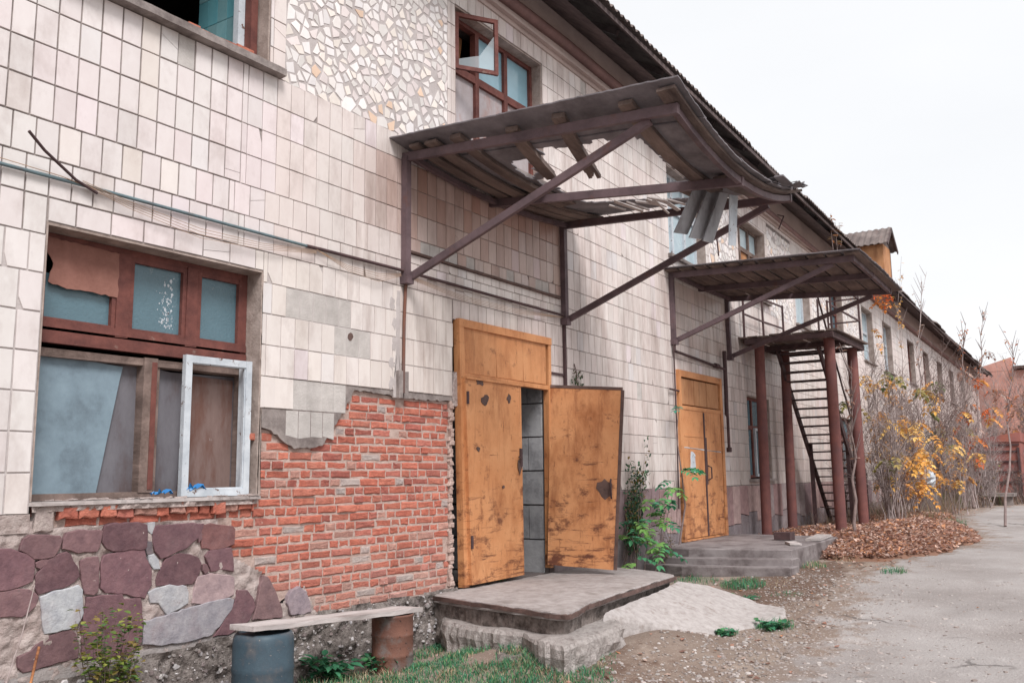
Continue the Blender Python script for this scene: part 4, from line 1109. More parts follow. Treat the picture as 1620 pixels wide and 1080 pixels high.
# boards under the far half, some broken
random.seed(8)
p = MB()
for y in [-.08-.13*i for i in range(6)]:
    xa = 8.2; xb = 9.95 if y > -.5 else U(8.5, 8.9); n = 4
    for i in range(n):
        a = xa+(xb-xa)*i/n; b = xa+(xb-xa)*(i+1)/n
        p.bar((a, y, Sz1(a, y)+.075), (b, y+U(-.01, .01), Sz1(b, y)+.075+U(-.006, .006)), .11, .018, None, j=.003)
p.build('loose_boards', M['oldwood'], cn1)
p = MB()
for i in range(9):
    y = -1.0-U(0, .9)*1; x = U(8.72, 8.98); a = U(-.6, .6)
    p.bar((x, y, Sz1(x, y)+.06), (x+U(.05, .2), y-U(.1, .3), Sz1(x, y)+U(-.12, .08)), U(.04, .08), .012, None, j=.006)
p.build('splintered_boards', M['plank'], cn1)
# hanging strips
for pts in (((1097, 299), (1118, 300), (1087, 371), (1066, 368)), ((1119, 300), (1137, 303), (1111, 379), (1090, 376)), ((1138, 304), (1152, 307), (1127, 385), (1112, 381))):
    q = [atY(x, y, -2.38-.03*pts[0][0]/1000) for x, y in pts]
    yy = -2.36-(pts[0][0]-1112)*.003
    q = [atY(x, y, yy+(.0 if i < 2 else .06)) for i, (x, y) in enumerate(pts)]
    p = MB(); slab(p, [q[3], q[2], q[1], q[0]], .012)
    p.build('hanging_strip', M['galvs'], cn1)
p = MB(); q = [atY(x, y, -2.62) for x, y in ((1154, 308), (1167, 310), (1164, 389), (1153, 388))]; slab(p, [q[3], q[2], q[1], q[0]], .008); p.build('hanging_strip', M['wfr'], cn1, label='pale metal strip hanging straight down')
p = MB(); 
for i in range(16):
    x = U(8.6, 10.1); y = -U(2.85, 3.12)
    z_ = Sz1(min(x, 9.9), y)+.13
    p.bar((x, y, z_+U(-.02, .03)), (x+U(.1, .3), y+U(-.06, .06), z_+U(-.02, .07)), U(.05, .12), .006, None, (0, U(-.4, .4), 1), j=.006)
p.build('broken_sheet_edge', M['slate'], cn1)
# second canopy
pl2 = [(-.10-.245*i, 12.92+U(0, .05), 15.74-U(0, .1), .17+U(0, .05), .022, 0, 0) for i in range(12)]
cn2, Sz2 = canopy('canopy', 'smaller intact canopy of boards and sheet over the closed orange door', 13.1, 15.52, 14.3, (4.70, .045), (4.68, .05), (4.70, .075), 2.80, 3.63, [], [], 4, pl2, 2.5)
random.seed(14)
hs = [[(x, -y), (x+.12, -y-.02), (x+.13, -y-U(.12, .3)), (x-.01, -y-U(.1, .2))] for x, y in ((15.36, .35), (15.34, .75), (15.38, 1.2), (15.36, 1.7), (15.38, 2.2))]
for (x0, x1, dz) in ((12.88, 13.85, .085), (13.81, 14.8, .098), (14.76, 15.78, .086)): sheet_cells(cn2, Sz2, x0, x1, -2.93, .0, dz, hs, M['slate'], .06)
p = MB()
for i in range(0):      # boards running out from the wall under the sheets
    x = 12.98+i*.215; p.bar((x, -.02, Sz2(x, 0)+.062), (x+U(-.03, .03), -2.85, Sz2(x, -2.85)+.062), U(.13, .19), .016, None, n=4, j=.003)


# ================================================================ PIPES AND CABLES ON THE WALL
def top_tube(name, pts, r, mt, lab, cat, group=None, n=8):
    t_ = MB(); t_.tube(pts, r, n); o = t_.build(name, mt); recentre(o, pts[0]); return tag(o, lab, cat, group)
M['galv'] = mat('painted_conduit', S(112, 134, 140), S(96, 108, 114), 6, .5, .2, 40, dirt=S(120, 104, 98), dsc=6, dpos=(.55, .7), damt=.7)
top_tube('conduit', [(2.0, -.03, 3.575), (2.83, -.03, 3.58), (3.47, -.03, 3.585), (4.6, -.03, 3.585), (5.40, -.03, 3.585)], .013, M['galv'], 'blue-grey conduit running along the tiles above the wide window', 'pipe')
top_tube('pipe', [(5.40, -.03, 3.585), (5.6, -.03, 3.59), (6.68, -.035, 3.60), (7.6, -.04, 3.595), (8.8, -.04, 3.59), (9.74, -.05, 3.585)], .016, M['rust'], 'thin dark pipe carrying on from the conduit under the torn canopy', 'pipe')
top_tube('steel_rod', [(2.92, -.14, 3.80), (3.05, -.10, 3.72), (3.3, -.05, 3.60), (3.46, -.045, 3.55)], .010, M['rust'], 'short dark rod sticking up behind the conduit', 'rod')
wr = MB(); random.seed(2)
for i in range(4):
    o = i*.008
    wr.tube([(3.35, -.045, 3.61-o), (3.7, -.05, 3.55-o*2), (4.3, -.05, 3.49-o*3), (4.9, -.05, 3.50-o*2), (5.5, -.05, 3.56-o)], .0022, 5)
    wr.tube([(5.5, -.05, 3.57), (5.9, -.05, 3.50-o*2), (6.3, -.05, 3.50-o*3), (6.62, -.05, 3.56-o)], .0022, 5)
    wr.tube([(6.72, -.05, 3.56-o), (7.6, -.05, 3.50-o*2), (8.7, -.05, 3.51-o*2), (9.7, -.05, 3.56)], .0022, 5)
wr.tube([(2.4, -.045, 3.63), (2.83, -.045, 3.61), (3.2, -.045, 3.60), (3.45, -.045, 3.57)], .003, 5)
o = wr.build('loose_wires', mat('tan_wire', S(196, 166, 140), S(170, 140, 120), 8, .6, 0)); recentre(o, (5, -.05, 3.5)); tag(o, 'bundle of thin tan wires sagging below the long pipe', 'wires')
M['rustv'] = mat('rust_streaked_pipe', S(128, 100, 92), S(100, 78, 74), 5, .75, .3, 40, dirt=S(128, 84, 66), dsc=4, dpos=(.5, .6), damt=.8, stretch=(1, 1, .3))
top_tube('wall_pipe', [(6.71, -.03, 3.47), (6.69, -.03, 3.1), (6.68, -.03, 2.41)], .016, M['rustv'], 'rust-streaked pipe running down to the bare brick patch', 'pipe')
b_ = MB(); b_.box((6.60, -.045, 2.36), (6.66, .0, 2.62), None, .004); b_.box((6.70, -.03, 2.36), (6.76, .0, 2.62), None, .004); o = b_.build('pipe_cover', M['render']); recentre(o, (6.68, 0, 2.36)); tag(o, 'pair of chipped grey covers at the foot of the rust-streaked pipe', 'cover')
pp = MB(); pp.box((9.745, -.04, .9), (9.785, -.003, 3.5)); pp.box((9.40, -.02, 2.83), (9.745, -.004, 2.86)); o = pp.build('wall_pipe', M['rust']); recentre(o, (9.76, 0, .9)); tag(o, 'dark square conduit beside the right leaf of the first door', 'pipe')
pp = MB(); pp.tube([(13.06, -.05, 3.66), (13.06, -.05, 2.2), (13.02, -.05, 1.1)], .012); pp.tube([(12.86, -.05, 2.9), (13.2, -.05, 2.89)], .014, 6); o = pp.build('cable', M['rust']); recentre(o, (13.06, 0, 1)); tag(o, 'dark cable hanging down the left side of the closed orange door', 'cable')
pp = MB(); pp.tube([(13.1, -.06, 3.50), (14.9, -.06, 3.42), (15.15, -.08, 3.40)], .022); pp.tube([(15.16, -.08, 3.72), (15.16, -.08, 3.3), (15.14, -.08, 2.62), (15.12, -.1, 2.58), (15.12, -.1, 2.02)], [.035, .035, .035, .025, .025], 10)
pp.tube([(15.12, -.1, 1.98), (15.12, -.1, 2.06)], .045, 10); pp.tube([(14.72, -.07, 3.43), (14.86, -.07, 3.425)], .045, 8); pp.tube([(13.08, -.06, 3.50), (13.08, -.06, 3.6)], .02, 8)
o = pp.build('gas_pipe', M['rust']); recentre(o, (15.14, -.05, 2)); tag(o, 'dark jointed pipe crossing above the closed door and dropping at its right', 'pipe')
hk = MB(); p0 = atY(975, 150, -.15); hk.tube([p0+Vector((-.1, .1, -.05)), p0+Vector((0, -.02, .04)), p0+Vector((.12, -.02, .04)), p0+Vector((.15, .0, -.1))], .012, 6)
o = hk.build('wall_hook', M['rust']); recentre(o, p0); tag(o, 'bent hook in the brown moulding above the torn canopy', 'hook')
hk = MB(); p0 = atY(1232, 362, -.2); q0 = atY(1240, 342, -.2); hk.tube([p0, q0, q0+Vector((-.1, .1, .02))], .014, 6); p0 = atY(1137, 405, -.1); q0 = atY(1133, 365, -.1); hk.tube([p0, q0], .014, 6)
o = hk.build('wall_hook', M['rust']); recentre(o, q0); tag(o, 'bent iron rods on the wall above the smaller canopy', 'hook')

# ================================================================ THE BENCH
bn = MB(); bn.bar((4.42, -.50, .592), (6.30, -.46, .494), .24, .035, None, n=14, j=.005)
o = bn.build('bench_plank', M['plank']); recentre(o, (5.3, -.48, .54)); tag(o, 'bleached plank laid across the blue and the rusty container as a bench', 'plank')
lp = MB(); prof = [(.0, -.12), (.205, -.12), (.212, -.08), (.212, .08), (.218, .10), (.212, .12), (.212, .28), (.218, .30), (.212, .32), (.212, .47), (.208, .51), (.198, .535), (.185, .545), (.180, .53), (.0, .53)]
def lathe(mb, c, prof, n=32, wob=0):
    vs = []; fs = []
    for r, z in prof:
        for k_ in range(n):
            a = 2*math.pi*k_/n; q = r*(1+wob*noise.noise(Vector((math.cos(a)*2, math.sin(a)*2, z*4)))); vs.append((c[0]+q*math.cos(a), c[1]+q*math.sin(a), c[2]+z))
    for i in range(len(prof)-1):
        for k_ in range(n): fs.append((i*n+k_, i*n+(k_+1) % n, (i+1)*n+(k_+1) % n, (i+1)*n+k_))
    mb.add(vs, fs, None, True)
lathe(lp, (4.62, -.5, .0), prof, wob=.02); o = lp.build('plastic_barrel', M['can']); recentre(o, (4.62, -.5, -.12)); tag(o, 'dull blue-grey plastic barrel holding up the left end of the plank', 'barrel')
lp = MB(); lathe(lp, (6.05, -.46, 0), [(0, -.02), (.172, -.02), (.178, 0), (.172, .02), (.172, .15), (.177, .16), (.172, .17), (.172, .31), (.177, .32), (.172, .33), (.172, .465), (.178, .475), (.172, .487), (.165, .47), (0, .47)], wob=.03)
o = lp.build('metal_drum', M['drum']); recentre(o, (6.05, -.46, 0)); tag(o, 'small rusty drum holding up the right end of the plank', 'drum')

# ================================================================ LANDINGS
def block(top_poly, zt, zb, step=.08, amp=.012, bev=.015, topn=.006, zfn=None, batter=.0):
    """lump of concrete: rough outline, worn edge, uneven top"""
    mb = MB(); P_ = rag(top_poly, step, amp*.5); n = len(P_); cx = sum(p[0] for p in P_)/n; cy = sum(p[1] for p in P_)/n
    ar = sum(P_[i][0]*P_[(i+1) % n][1]-P_[(i+1) % n][0]*P_[i][1] for i in range(n))
    if ar < 0: P_ = P_[::-1]
    zt_ = zfn or (lambda x, y: zt)
    def off(p, d): 
        l = math.hypot(p[0]-cx, p[1]-cy) or 1; return (p[0]-(p[0]-cx)/l*d, p[1]-(p[1]-cy)/l*d)
    vs = []; fs = []
    levels = 5
    for i in range(levels):
        t = i/levels
        for p in P_:
            q = off(p, -batter*(1-t)+(noise.noise(Vector((p[0]*5, p[1]*5, i*.9)))*1.8+noise.noise(Vector((p[0]*14, p[1]*14, i*3.1))))*amp*(0 < i)); vs.append((q[0], q[1], zb+(zt_(*p)-bev-zb)*t))
    for p in P_: vs.append((p[0], p[1], zt_(*p)-bev))
    for p in P_: q = off(p, bev); vs.append((q[0], q[1], zt_(*q)+U(-topn, topn)*.3))
    for i in range(levels+1):
        for k_ in range(n): fs.append((i*n+k_, i*n+(k_+1) % n, (i+1)*n+(k_+1) % n, (i+1)*n+k_))
    mb.add(vs, fs)
    inn = [off(p, bev) for p in P_]
    # top, with inner points so that it can be uneven
    pts = [Vector(p) for p in inn]; m_ = len(pts); xs = [p[0] for p in inn]; ys = [p[1] for p in inn]
    gx = min(xs)
    while gx < max(xs):
        gy = min(ys)
        while gy < max(ys):
            p = (gx+U(-.03, .03), gy+U(-.03, .03))
            if inpoly(p, [off(q, .06) for q in P_]): pts.append(Vector(p))
            gy += .13
        gx += .13
    V, E_, Fc, _, _, _ = delaunay_2d_cdt(pts, [(i, (i+1) % m_) for i in range(m_)], [], 1, 1e-6)
    tv = []
    for i, p in enumerate(V):
        if i < m_: tv.append(vs[(levels+1)*n+i] if (Vector(vs[(levels+1)*n+i][:2])-p).length < 1e-5 else (p.x, p.y, zt_(p.x, p.y)))
        else: tv.append((p.x, p.y, zt_(p.x, p.y)+noise.fractal(Vector((p.x*2, p.y*2, 1)), 1, 2, 3)*topn))
    fc = []
    for f in Fc:
        a = (V[f[1]]-V[f[0]]).cross(V[f[2]]-V[f[0]]); fc.append(tuple(f) if a > 0 else tuple(f[::-1]))
    mb.add(tv, fc, None, True); return mb
M['conc2'] = mat('crumbling_concrete', S(206, 198, 194), S(172, 162, 158), 16, .97, 1, 34, dirt=S(120, 110, 104), dsc=9, dpos=(.52, .68), damt=.6, bdist=.04)
M['stainc'] = mat('stained_rubble_concrete', S(172, 160, 154), S(128, 116, 110), 14, .97, 1, 30, dirt=S(70, 60, 56), dsc=7, dpos=(.5, .66), damt=.75, speck=S(190, 182, 176), ssc=12, spos=(.62, .70), bdist=.04)
random.seed(31)
ld = empty('landing', (8.4, -.9, .1)); tag(ld, 'broken concrete landing slab with rusty edging before the half-open door', 'landing')
block([(7.13, -.03), (6.95, -.62), (6.87, -1.05), (6.72, -1.60), (6.74, -1.76), (6.95, -1.72), (7.3, -1.62), (7.6, -1.58), (8.7, -1.47), (9.80, -1.36), (10.05, -1.05), (10.25, -.4), (10.2, -.03)], .50, .425, bev=.01, zfn=lambda x, y: .50-.01*max(0, -y-.9), topn=.012).build('slab', M['conc'], ld)
block([(7.16, -.03), (6.98, -.62), (6.90, -1.05), (6.76, -1.57), (6.78, -1.70), (6.97, -1.68), (7.3, -1.58), (7.6, -1.54), (8.7, -1.43), (9.76, -1.32), (10.0, -1.02), (10.18, -.4), (10.15, -.03)], .43, .05, step=.05, amp=.014, bev=.01, topn=.004).build('rubble_base', M['stainc'], ld, label='lumpy stained side of the landing under its edging')
e_ = MB()
EP = [(7.12, -.03), (6.94, -.62), (6.85, -1.05), (6.71, -1.60), (6.73, -1.775), (6.95, -1.735), (7.3, -1.635), (7.6, -1.595), (8.7, -1.485), (9.80, -1.375)]
for a, b in zip(EP, EP[1:]):
    e_.bar((a[0]-.008, a[1]-.006, .468-.01*max(0, -a[1]-.9)), (b[0]-.008, b[1]-.006, .468-.01*max(0, -b[1]-.9)), .014, .036, None, n=5, j=.005)
e_.build('rusty_edging', M['edge'], ld)
block([(7.2, -.05)]+[tuple(atZ(px, py, .305).xy) for px, py in ((705, 983), (745, 990), (786, 996), (826, 1000), (852, 1014), (892, 1022), (925, 1012), (955, 1000), (988, 987))]+[(8.2, -1.35), (7.5, -1.3)], .27, -.08, step=.04, amp=.024, bev=.03, topn=.03, zfn=lambda x, y: .30).build('footing_slab', M['conc2'], ld, label='crumbling lower slab under the landing')
block([tuple(atZ(px, py, .15).xy) for px, py in ((775, 1020), (800, 1012), (838, 1020), (848, 1034), (820, 1046), (785, 1042))], .18, -.1, step=.05, amp=.012, bev=.05, topn=.03, batter=.07).build('stone', M['rubble'], ld)
rp_ = block([(7.66, -1.60), (8.8, -1.50), (9.80, -1.40), (10.15, -1.62), (10.3, -2.05), (10.12, -2.50), (9.75, -2.62), (9.35, -2.50), (8.65, -2.24), (8.3, -1.95), (7.9, -1.75)], .3, -.05, step=.06, amp=.012, bev=.03, topn=.006, batter=.05,
            zfn=lambda x, y: max(.03+gz(x), .435-.33*max(0, -y-1.4)-.10*max(0, 9.2-x)*max(0, min(1, (-y-1.6)/.5))) if True else 0)
o = rp_.build('ramp', M['ramp']); recentre(o, (9.0, -2, .2)); tag(o, 'pale concrete ramp sloping from the landing down to the yard', 'ramp')
random.seed(32)
l2 = empty('stepped_landing', (13.8, -.9, .3)); tag(l2, 'grey concrete landing with two low steps at the closed orange door', 'landing')
block([(12.22, -.03), (12.15, -.55), (12.52, -1.86), (13.5, -1.84), (15.42, -1.76), (15.5, -.03)], .595, .28, step=.12, amp=.006, bev=.012, topn=.006).build('slab', M['stepc'], l2)
block([(12.0, -.03), (11.93, -.58), (12.28, -1.93), (12.6, -1.93), (12.5, -.9), (12.4, -.03)], .49, .2, step=.12, amp=.006, bev=.012, topn=.005).build('step', M['stepc'], l2)
block([(11.82, -.03), (11.72, -.62), (12.05, -1.98), (12.4, -1.98), (12.3, -.9), (12.2, -.03)], .40, .15, step=.12, amp=.008, bev=.012, topn=.005).build('step', M['stepc'], l2)
pk = MB(); pk.box((14.15, -1.35, .60), (14.40, -1.1, .71), None, .008); o = pk.build('block', M['rust']); recentre(o, (14.27, -1.2, .6)); tag(o, 'small dark block left on the stepped landing', 'block')
pk = MB(); p0 = atZ(1230, 862, .62); pk.bar((13.2, -1.72, .615), (13.62, -1.52, .615), .16, .03, None, j=.006); o = pk.build('board', M['plank']); recentre(o, (13.4, -1.6, .6)); tag(o, 'short thin board at the front edge of the stepped landing', 'board')
pk = MB(); pk.bar((14.2, -1.68, .62), (15.2, -1.58, .62), .22, .035, None, j=.006); o = pk.build('board', M['ramp']); recentre(o, (14.7, -1.6, .6)); tag(o, 'longer pale board at the right corner of the stepped landing', 'board')

# rubbish on the sill of window 1
def crumple(name, pts, mt, lab, cat):
    m_ = MB(); random.seed(len(lab))
    for (px, py, r) in pts:
        c_ = atY(px, py, .07); vs = []; fs = []
        for i in range(6):
            for k_ in range(5): vs.append(c_+Vector(((i-2.5)*r*.42+U(-.2, .2)*r, (k_-2)*r*.2, r*.3*math.sin(i*2.1+k_)+U(-.25, .35)*r)))
        for i in range(5):
            for k_ in range(4): fs.append((i*5+k_, i*5+5+k_, i*5+6+k_, i*5+1+k_))
        m_.add(vs, fs)
    o = m_.build(name, mt); recentre(o, atY(pts[0][0], pts[0][1]+5, .07)); return tag(o, lab, cat)
M['bluep'] = mat('blue_plastic', S(60, 140, 200), S(40, 110, 180), 8, .4, .2, 30)
crumple('plastic_wrapper', [(262, 778, .05), (245, 780, .03)], M['bluep'], 'light blue crumpled wrapper on the sill left of the white sash', 'litter')
crumple('plastic_wrapper', [(312, 770, .06), (300, 774, .035)], M['bluep'], 'bright blue crumpled wrapper on the sill inside the white sash', 'litter')

# ================================================================ OUTSIDE STAIR
sr = empty('outside_stair', (17.4, -.9, .5)); tag(sr, 'rusted steel stair with round columns and a railed platform at the far canopy', 'staircase')
cols = []
for (tx, ty, bx, by, yy, lab) in ((1201, 545, 1213, 838, -.3, 'column by the wall, nearest'), (1241, 552, 1254, 832, -.3, 'column by the wall, farther'), (1311, 535, 1332, 850, -1.5, 'front column, nearest'), (1347, 545, 1367, 830, -1.5, 'front column, farther')):
    a = atY(tx, ty, yy); b = atY(bx, by, yy); b.z = gz(b.x)-.1; a.x = a.x; a.z = 3.98
    m_ = MB(); m_.tube([b, b.lerp(a, .5), a], .095 if ty < 550 and yy < -1 else .09, 18); m_.build('column', M['rustpipe'], sr, label=lab); cols.append((a, b))
XA = min(c_[0].x for c_ in cols)-.25; XB = max(c_[0].x for c_ in cols)+.22
pf = MB()
for i in range(9):
    y = -.06-.2*i; pf.bar((XA+U(-.04, .04), y, 4.07+U(-.012, .012)), (XB+U(-.03, .03), y+U(-.02, .02), 4.07+U(-.02, .015)), .18, .03, None, n=5, j=.006)
pf.build('platform_boards', M['oldwood'], sr)
pf = MB()
for y in (-.12, -1.66): pf.bar((XA, y, 3.99), (XB, y, 3.99), .05, .10)
for x in (XA, (XA+XB)/2, XB): pf.bar((x, -.12, 3.985), (x, -1.66, 3.985), .05, .09)
pf.build('platform_frame', M['rust'], sr)
rl_ = MB()
ps = [(XA+.05, -.10), ((XA+XB)/2, -.10), (XA+.15, -1.64), (XB-.05, -1.64), (XB-.05, -1.05), (XB-.05, -.15)]
for x, y in ps: rl_.bar((x, y, 4.0), (x+U(-.02, .02), y, 5.0), .035, .035, None, (1, 0, 0))
for (a, b) in ((0, 1), (1, 5), (2, 3), (3, 4)):
    for z in (4.97, 4.52): rl_.bar((*ps[a], z), (*ps[b], z), .028, .028)
rl_.bar((XA+.05, -.10, 4.97), (XA+.15, -1.64, 4.97), .028, .028)
rl_.build('railing', M['rust'], sr)
SB = Vector((20.45, 0, .58)); ST = Vector((17.35, 0, 3.98))
for y in (-.32, -1.10):
    m_ = MB(); m_.bar((ST.x, y, ST.z), (SB.x, y, SB.z), .04, .14); m_.build('stringer', M['rust'], sr)
m_ = MB(); m_.bar((ST.x+.1, -1.12, ST.z+.95), (SB.x, -1.12, SB.z+.95), .03, .03)
for t in (0.02, .35, .68, .98):
    p = ST.lerp(SB, t); m_.bar((p.x, -1.12, p.z), (p.x, -1.12, p.z+.95), .03, .03, None, (1, 0, 0))
m_.build('handrail', M['rust'], sr)
for i in range(20):
    p = ST.lerp(SB, (i+.6)/20.3); m_ = MB(); m_.box((p.x-.11, -1.08, p.z-.015), (p.x+.11, -.34, p.z+.012), None, .003); m_.build('tread', M['rust'], sr)
m_ = MB(); m_.bar((19.2, -.35, .5), (19.12, -.35, 2.2), .07, .07, None, (1, 0, 0)); m_.bar((19.2, -1.08, .5), (19.12, -1.08, 2.2), .07, .07, None, (1, 0, 0)); m_.build('stair_prop', M['rust'], sr)
# ================================================================ GROUND
def gmat(name, cA, cB, cD, speckc, sc=.8, crack=False):
    m_ = bpy.data.materials.new(name); m_.use_nodes = True; t = m_.node_tree; N = t.nodes; lk = t.links.new; b = N['Principled BSDF']
    tc = N.new('ShaderNodeTexCoord')
    def noi(scale, det=8, ro=.6):
        n = N.new('ShaderNodeTexNoise'); n.inputs['Scale'].default_value = scale; n.inputs['Detail'].default_value = det; n.inputs['Roughness'].default_value = ro
        lk(tc.outputs['Object'], n.inputs['Vector']); return n.outputs['Fac']
    def rng(f, a, b_, lo=0, hi=1):
        r = N.new('ShaderNodeMapRange'); r.inputs[1].default_value = a; r.inputs[2].default_value = b_; r.inputs[3].default_value = lo; r.inputs[4].default_value = hi; lk(f, r.inputs[0]); return r.outputs[0]
    def mixc(f, a, b_):
        x = N.new('ShaderNodeMixRGB')
        if isinstance(f, float): x.inputs[0].default_value = f
        else: lk(f, x.inputs[0])
        for i, q in ((1, a), (2, b_)):
            if isinstance(q, tuple): x.inputs[i].default_value = (*q, 1)
            else: lk(q, x.inputs[i])
        return x.outputs[0]
    c = mixc(rng(noi(sc), .4, .62), cA, cB)
    at = N.new('ShaderNodeAttribute'); at.attribute_name = 'tint'
    sp = N.new('ShaderNodeSeparateColor'); lk(at.outputs['Color'], sp.inputs[0])
    ad = N.new('ShaderNodeMath'); ad.operation = 'ADD'; lk(sp.outputs[0], ad.inputs[0]); lk(rng(noi(3.5), .3, .7, -.5, .5), ad.inputs[1])
    c = mixc(rng(ad.outputs[0], .35, .75), c, cD)
    c = mixc(rng(noi(38, 3), .60, .66, 0, .7), c, speckc)
    c = mixc(rng(noi(90, 2), .58, .68, 0, .5), c, tuple(v*.55 for v in cB))
    c = mixc(rng(noi(.35, 4), .5, .62, 0, .35), c, tuple(v*.72 for v in cB))
    c = mixc(rng(noi(1.3, 10, .75), .56, .64, 0, .45), c, tuple(min(.8, v*1.25) for v in cA))
    if crack:
        vo = N.new('ShaderNodeTexVoronoi'); vo.feature = 'DISTANCE_TO_EDGE'; vo.inputs['Scale'].default_value = .55
        dn = N.new('ShaderNodeTexNoise'); dn.inputs['Scale'].default_value = 2.5; dn.inputs['Detail'].default_value = 8; lk(tc.outputs['Object'], dn.inputs['Vector'])
        va = N.new('ShaderNodeMixRGB'); va.inputs[0].default_value = .35; lk(tc.outputs['Object'], va.inputs[1]); lk(dn.outputs['Color'], va.inputs[2]); lk(va.outputs[0], vo.inputs['Vector'])
        cm = N.new('ShaderNodeMath'); cm.operation = 'MULTIPLY'; lk(rng(vo.outputs['Distance'], .004, .012, .75, 0), cm.inputs[0]); lk(rng(noi(.8, 3), .52, .6), cm.inputs[1])
        c = mixc(cm.outputs[0], c, tuple(v*.35 for v in cB))
    lk(c, b.inputs['Base Color']); b.inputs['Roughness'].default_value = .97; b.inputs['Specular IOR Level'].default_value = .15
    bp = N.new('ShaderNodeBump'); bp.inputs['Strength'].default_value = .8; bp.inputs['Distance'].default_value = .02
    lk(noi(42, 6), bp.inputs['Height']); lk(bp.outputs[0], b.inputs['Normal']); return m_
M['ground'] = gmat('yard_earth', S(164, 149, 138), S(136, 118, 107), S(116, 95, 84), S(190, 180, 172))
M['road'] = gmat('worn_road', S(178, 172, 170), S(158, 150, 147), S(146, 129, 118), S(194, 188, 184), .5, True)
def axis(parts):
    o = []
    for a, b, st in parts:
        n = max(1, int(round((b-a)/st))); o += [a+(b-a)*i/n for i in range(n)]
    return o+[parts[-1][1]]
xs = axis([(-150, -10, 20), (-10, 2, 1), (2, 5, .12), (5, 13, .05), (13, 24, .1), (24, 60, .8), (60, 400, 30)])
ys = axis([(-200, -20, 20), (-20, -6.5, 1.2), (-6.5, .3, .06), (.3, 12, 3), (12, 300, 30)])
def gh(x, y):
    z = gz(x)
    if y > .1: return z-.06
    z += .17*math.exp(-((x-6.75)/.9)**2-((y+1.35)/.8)**2)+.13*math.exp(-((x-8.0)/.6)**2-((y+2.0)/.4)**2)
    a = max(0, min(1, (x-1)/3))*max(0, min(1, (30-x)/6))
    z += noise.fractal(Vector((x*.9, y*.9, 0)), 1, 2, 4)*.022*a+noise.fractal(Vector((x*5, y*5, 4)), 1, 2, 2)*.006*a
    return z
def redge(x):      # nearer edge of the road
    P_ = [(-200, -3.6), (3, -3.5), (5.7, -3.25), (8.3, -3.1), (12, -2.55), (14, -2.7), (16.9, -3.6), (20, -2.9), (25, -2.1), (30, -2.1), (33, -2.9), (36, -4.6), (42, -7), (60, -9), (400, -12)]
    for (a, b), (c_, d) in zip(P_, P_[1:]):
        if x <= c_: return b+(d-b)*(x-a)/(c_-a)+noise.noise(Vector((x*1.7, 0, 0)))*.18+noise.noise(Vector((x*6, 3, 0)))*.05
    return -12
g_ = MB(); NY = len(ys); vs = [(x, y, gh(x, y)) for x in xs for y in ys]
for i in range(len(xs)-1):
    for k_ in range(NY-1):
        a = i*NY+k_; cx = (xs[i]+xs[i+1])/2; cy = (ys[k_]+ys[k_+1])/2
        d = 0.0
        if 6 < cx < 20: d = max(0, 1-math.hypot((cx-12.0)/3.5, (cy+2.0)/1.1))*1.5+max(0, 1-math.hypot((cx-6.6)/1.6, (cy+1.9)/1.0))
        g_.f.append((a, a+NY, a+NY+1, a+1)); g_.c.append((min(1, d), 0, 0)); g_.sm.append(True)
g_.v = vs; go = g_.build('ground', M['ground']); tag(go, kind='structure')
rd = MB(); ids = {}; vs = []
for i in range(len(xs)-1):
    for k_ in range(NY-1):
        cx = (xs[i]+xs[i+1])/2; cy = (ys[k_]+ys[k_+1])/2
        if cy > redge(cx) or cy < -14 or cx < -100: continue
        q = []
        for (ii, kk) in ((i, k_), (i+1, k_), (i+1, k_+1), (i, k_+1)):
            if (ii, kk) not in ids: ids[(ii, kk)] = len(vs); vs.append((xs[ii], ys[kk], gh(xs[ii], ys[kk])+.005))
            q.append(ids[(ii, kk)])
        d = max(0, 1-(redge(cx)-cy)/.8)
        rd.f.append(tuple(q)); rd.c.append((d*.9, 0, 0)); rd.sm.append(True)
rd.v = vs; ro = rd.build('road', M['road']); tag(ro, kind='structure')
# stones and crumbs lying about
gv = MB(); random.seed(77)
def pebble(mb, x, y, z, r, col):
    vs = []
    a0 = U(0, 6.28)
    for (zz, rr, n) in ((-.3, .9, 6), (.35, .75, 6)):
        for k_ in range(6):
            a = a0+2*math.pi*k_/6; vs.append((x+math.cos(a)*r*rr*U(.7, 1.2), y+math.sin(a)*r*rr*U(.7, 1.2), z+r*zz*U(.5, 1.0)))
    mb.add(vs, [(6, 7, 8, 9, 10, 11)]+[(k_, (k_+1) % 6, 6+(k_+1) % 6, 6+k_) for k_ in range(6)], col)
for i in range(5200):
    x = 5.2+abs(random.gauss(0, 1))*4.2; 
    if random.random() < .5: x = U(6.5, 12.5)
    y = redge(x)+random.gauss(0.1, .55)
    if random.random() < .25: y = U(-5.5, -2)
    if y > -1.95 and x < 10.4 or y > -.2: continue
    r = abs(random.gauss(0, .009))+.004
    if random.random() < .015: r = U(.02, .035)
    k = U(.7, 1.15); gv.c  # keep
    pebble(gv, x, y, gh(x, y)+.005, r, tuple(v*k for v in random.choice([(.42, .37, .35), (.36, .31, .29), (.48, .44, .42), (.30, .25, .23)])))
M['peb'] = mat('pebble_stone', (1, 1, 1), (.85, .85, .85), 20, .9, .3, 60, tint=True)
o = gv.build('gravel', M['peb']); tag(o, 'pale gravel crumbs scattered along the road edge', 'gravel', kind='stuff')
pb = MB(); pebble(pb, *tuple(atZ(1275, 970, .12).xy), .1, .04, (.62, .22, .15)); o = pb.build('brick_lump', M['peb']); recentre(o, (*atZ(1275, 970, .12).xy, .1)); tag(o, 'lone red lump of brick lying beside the road', 'rubble')

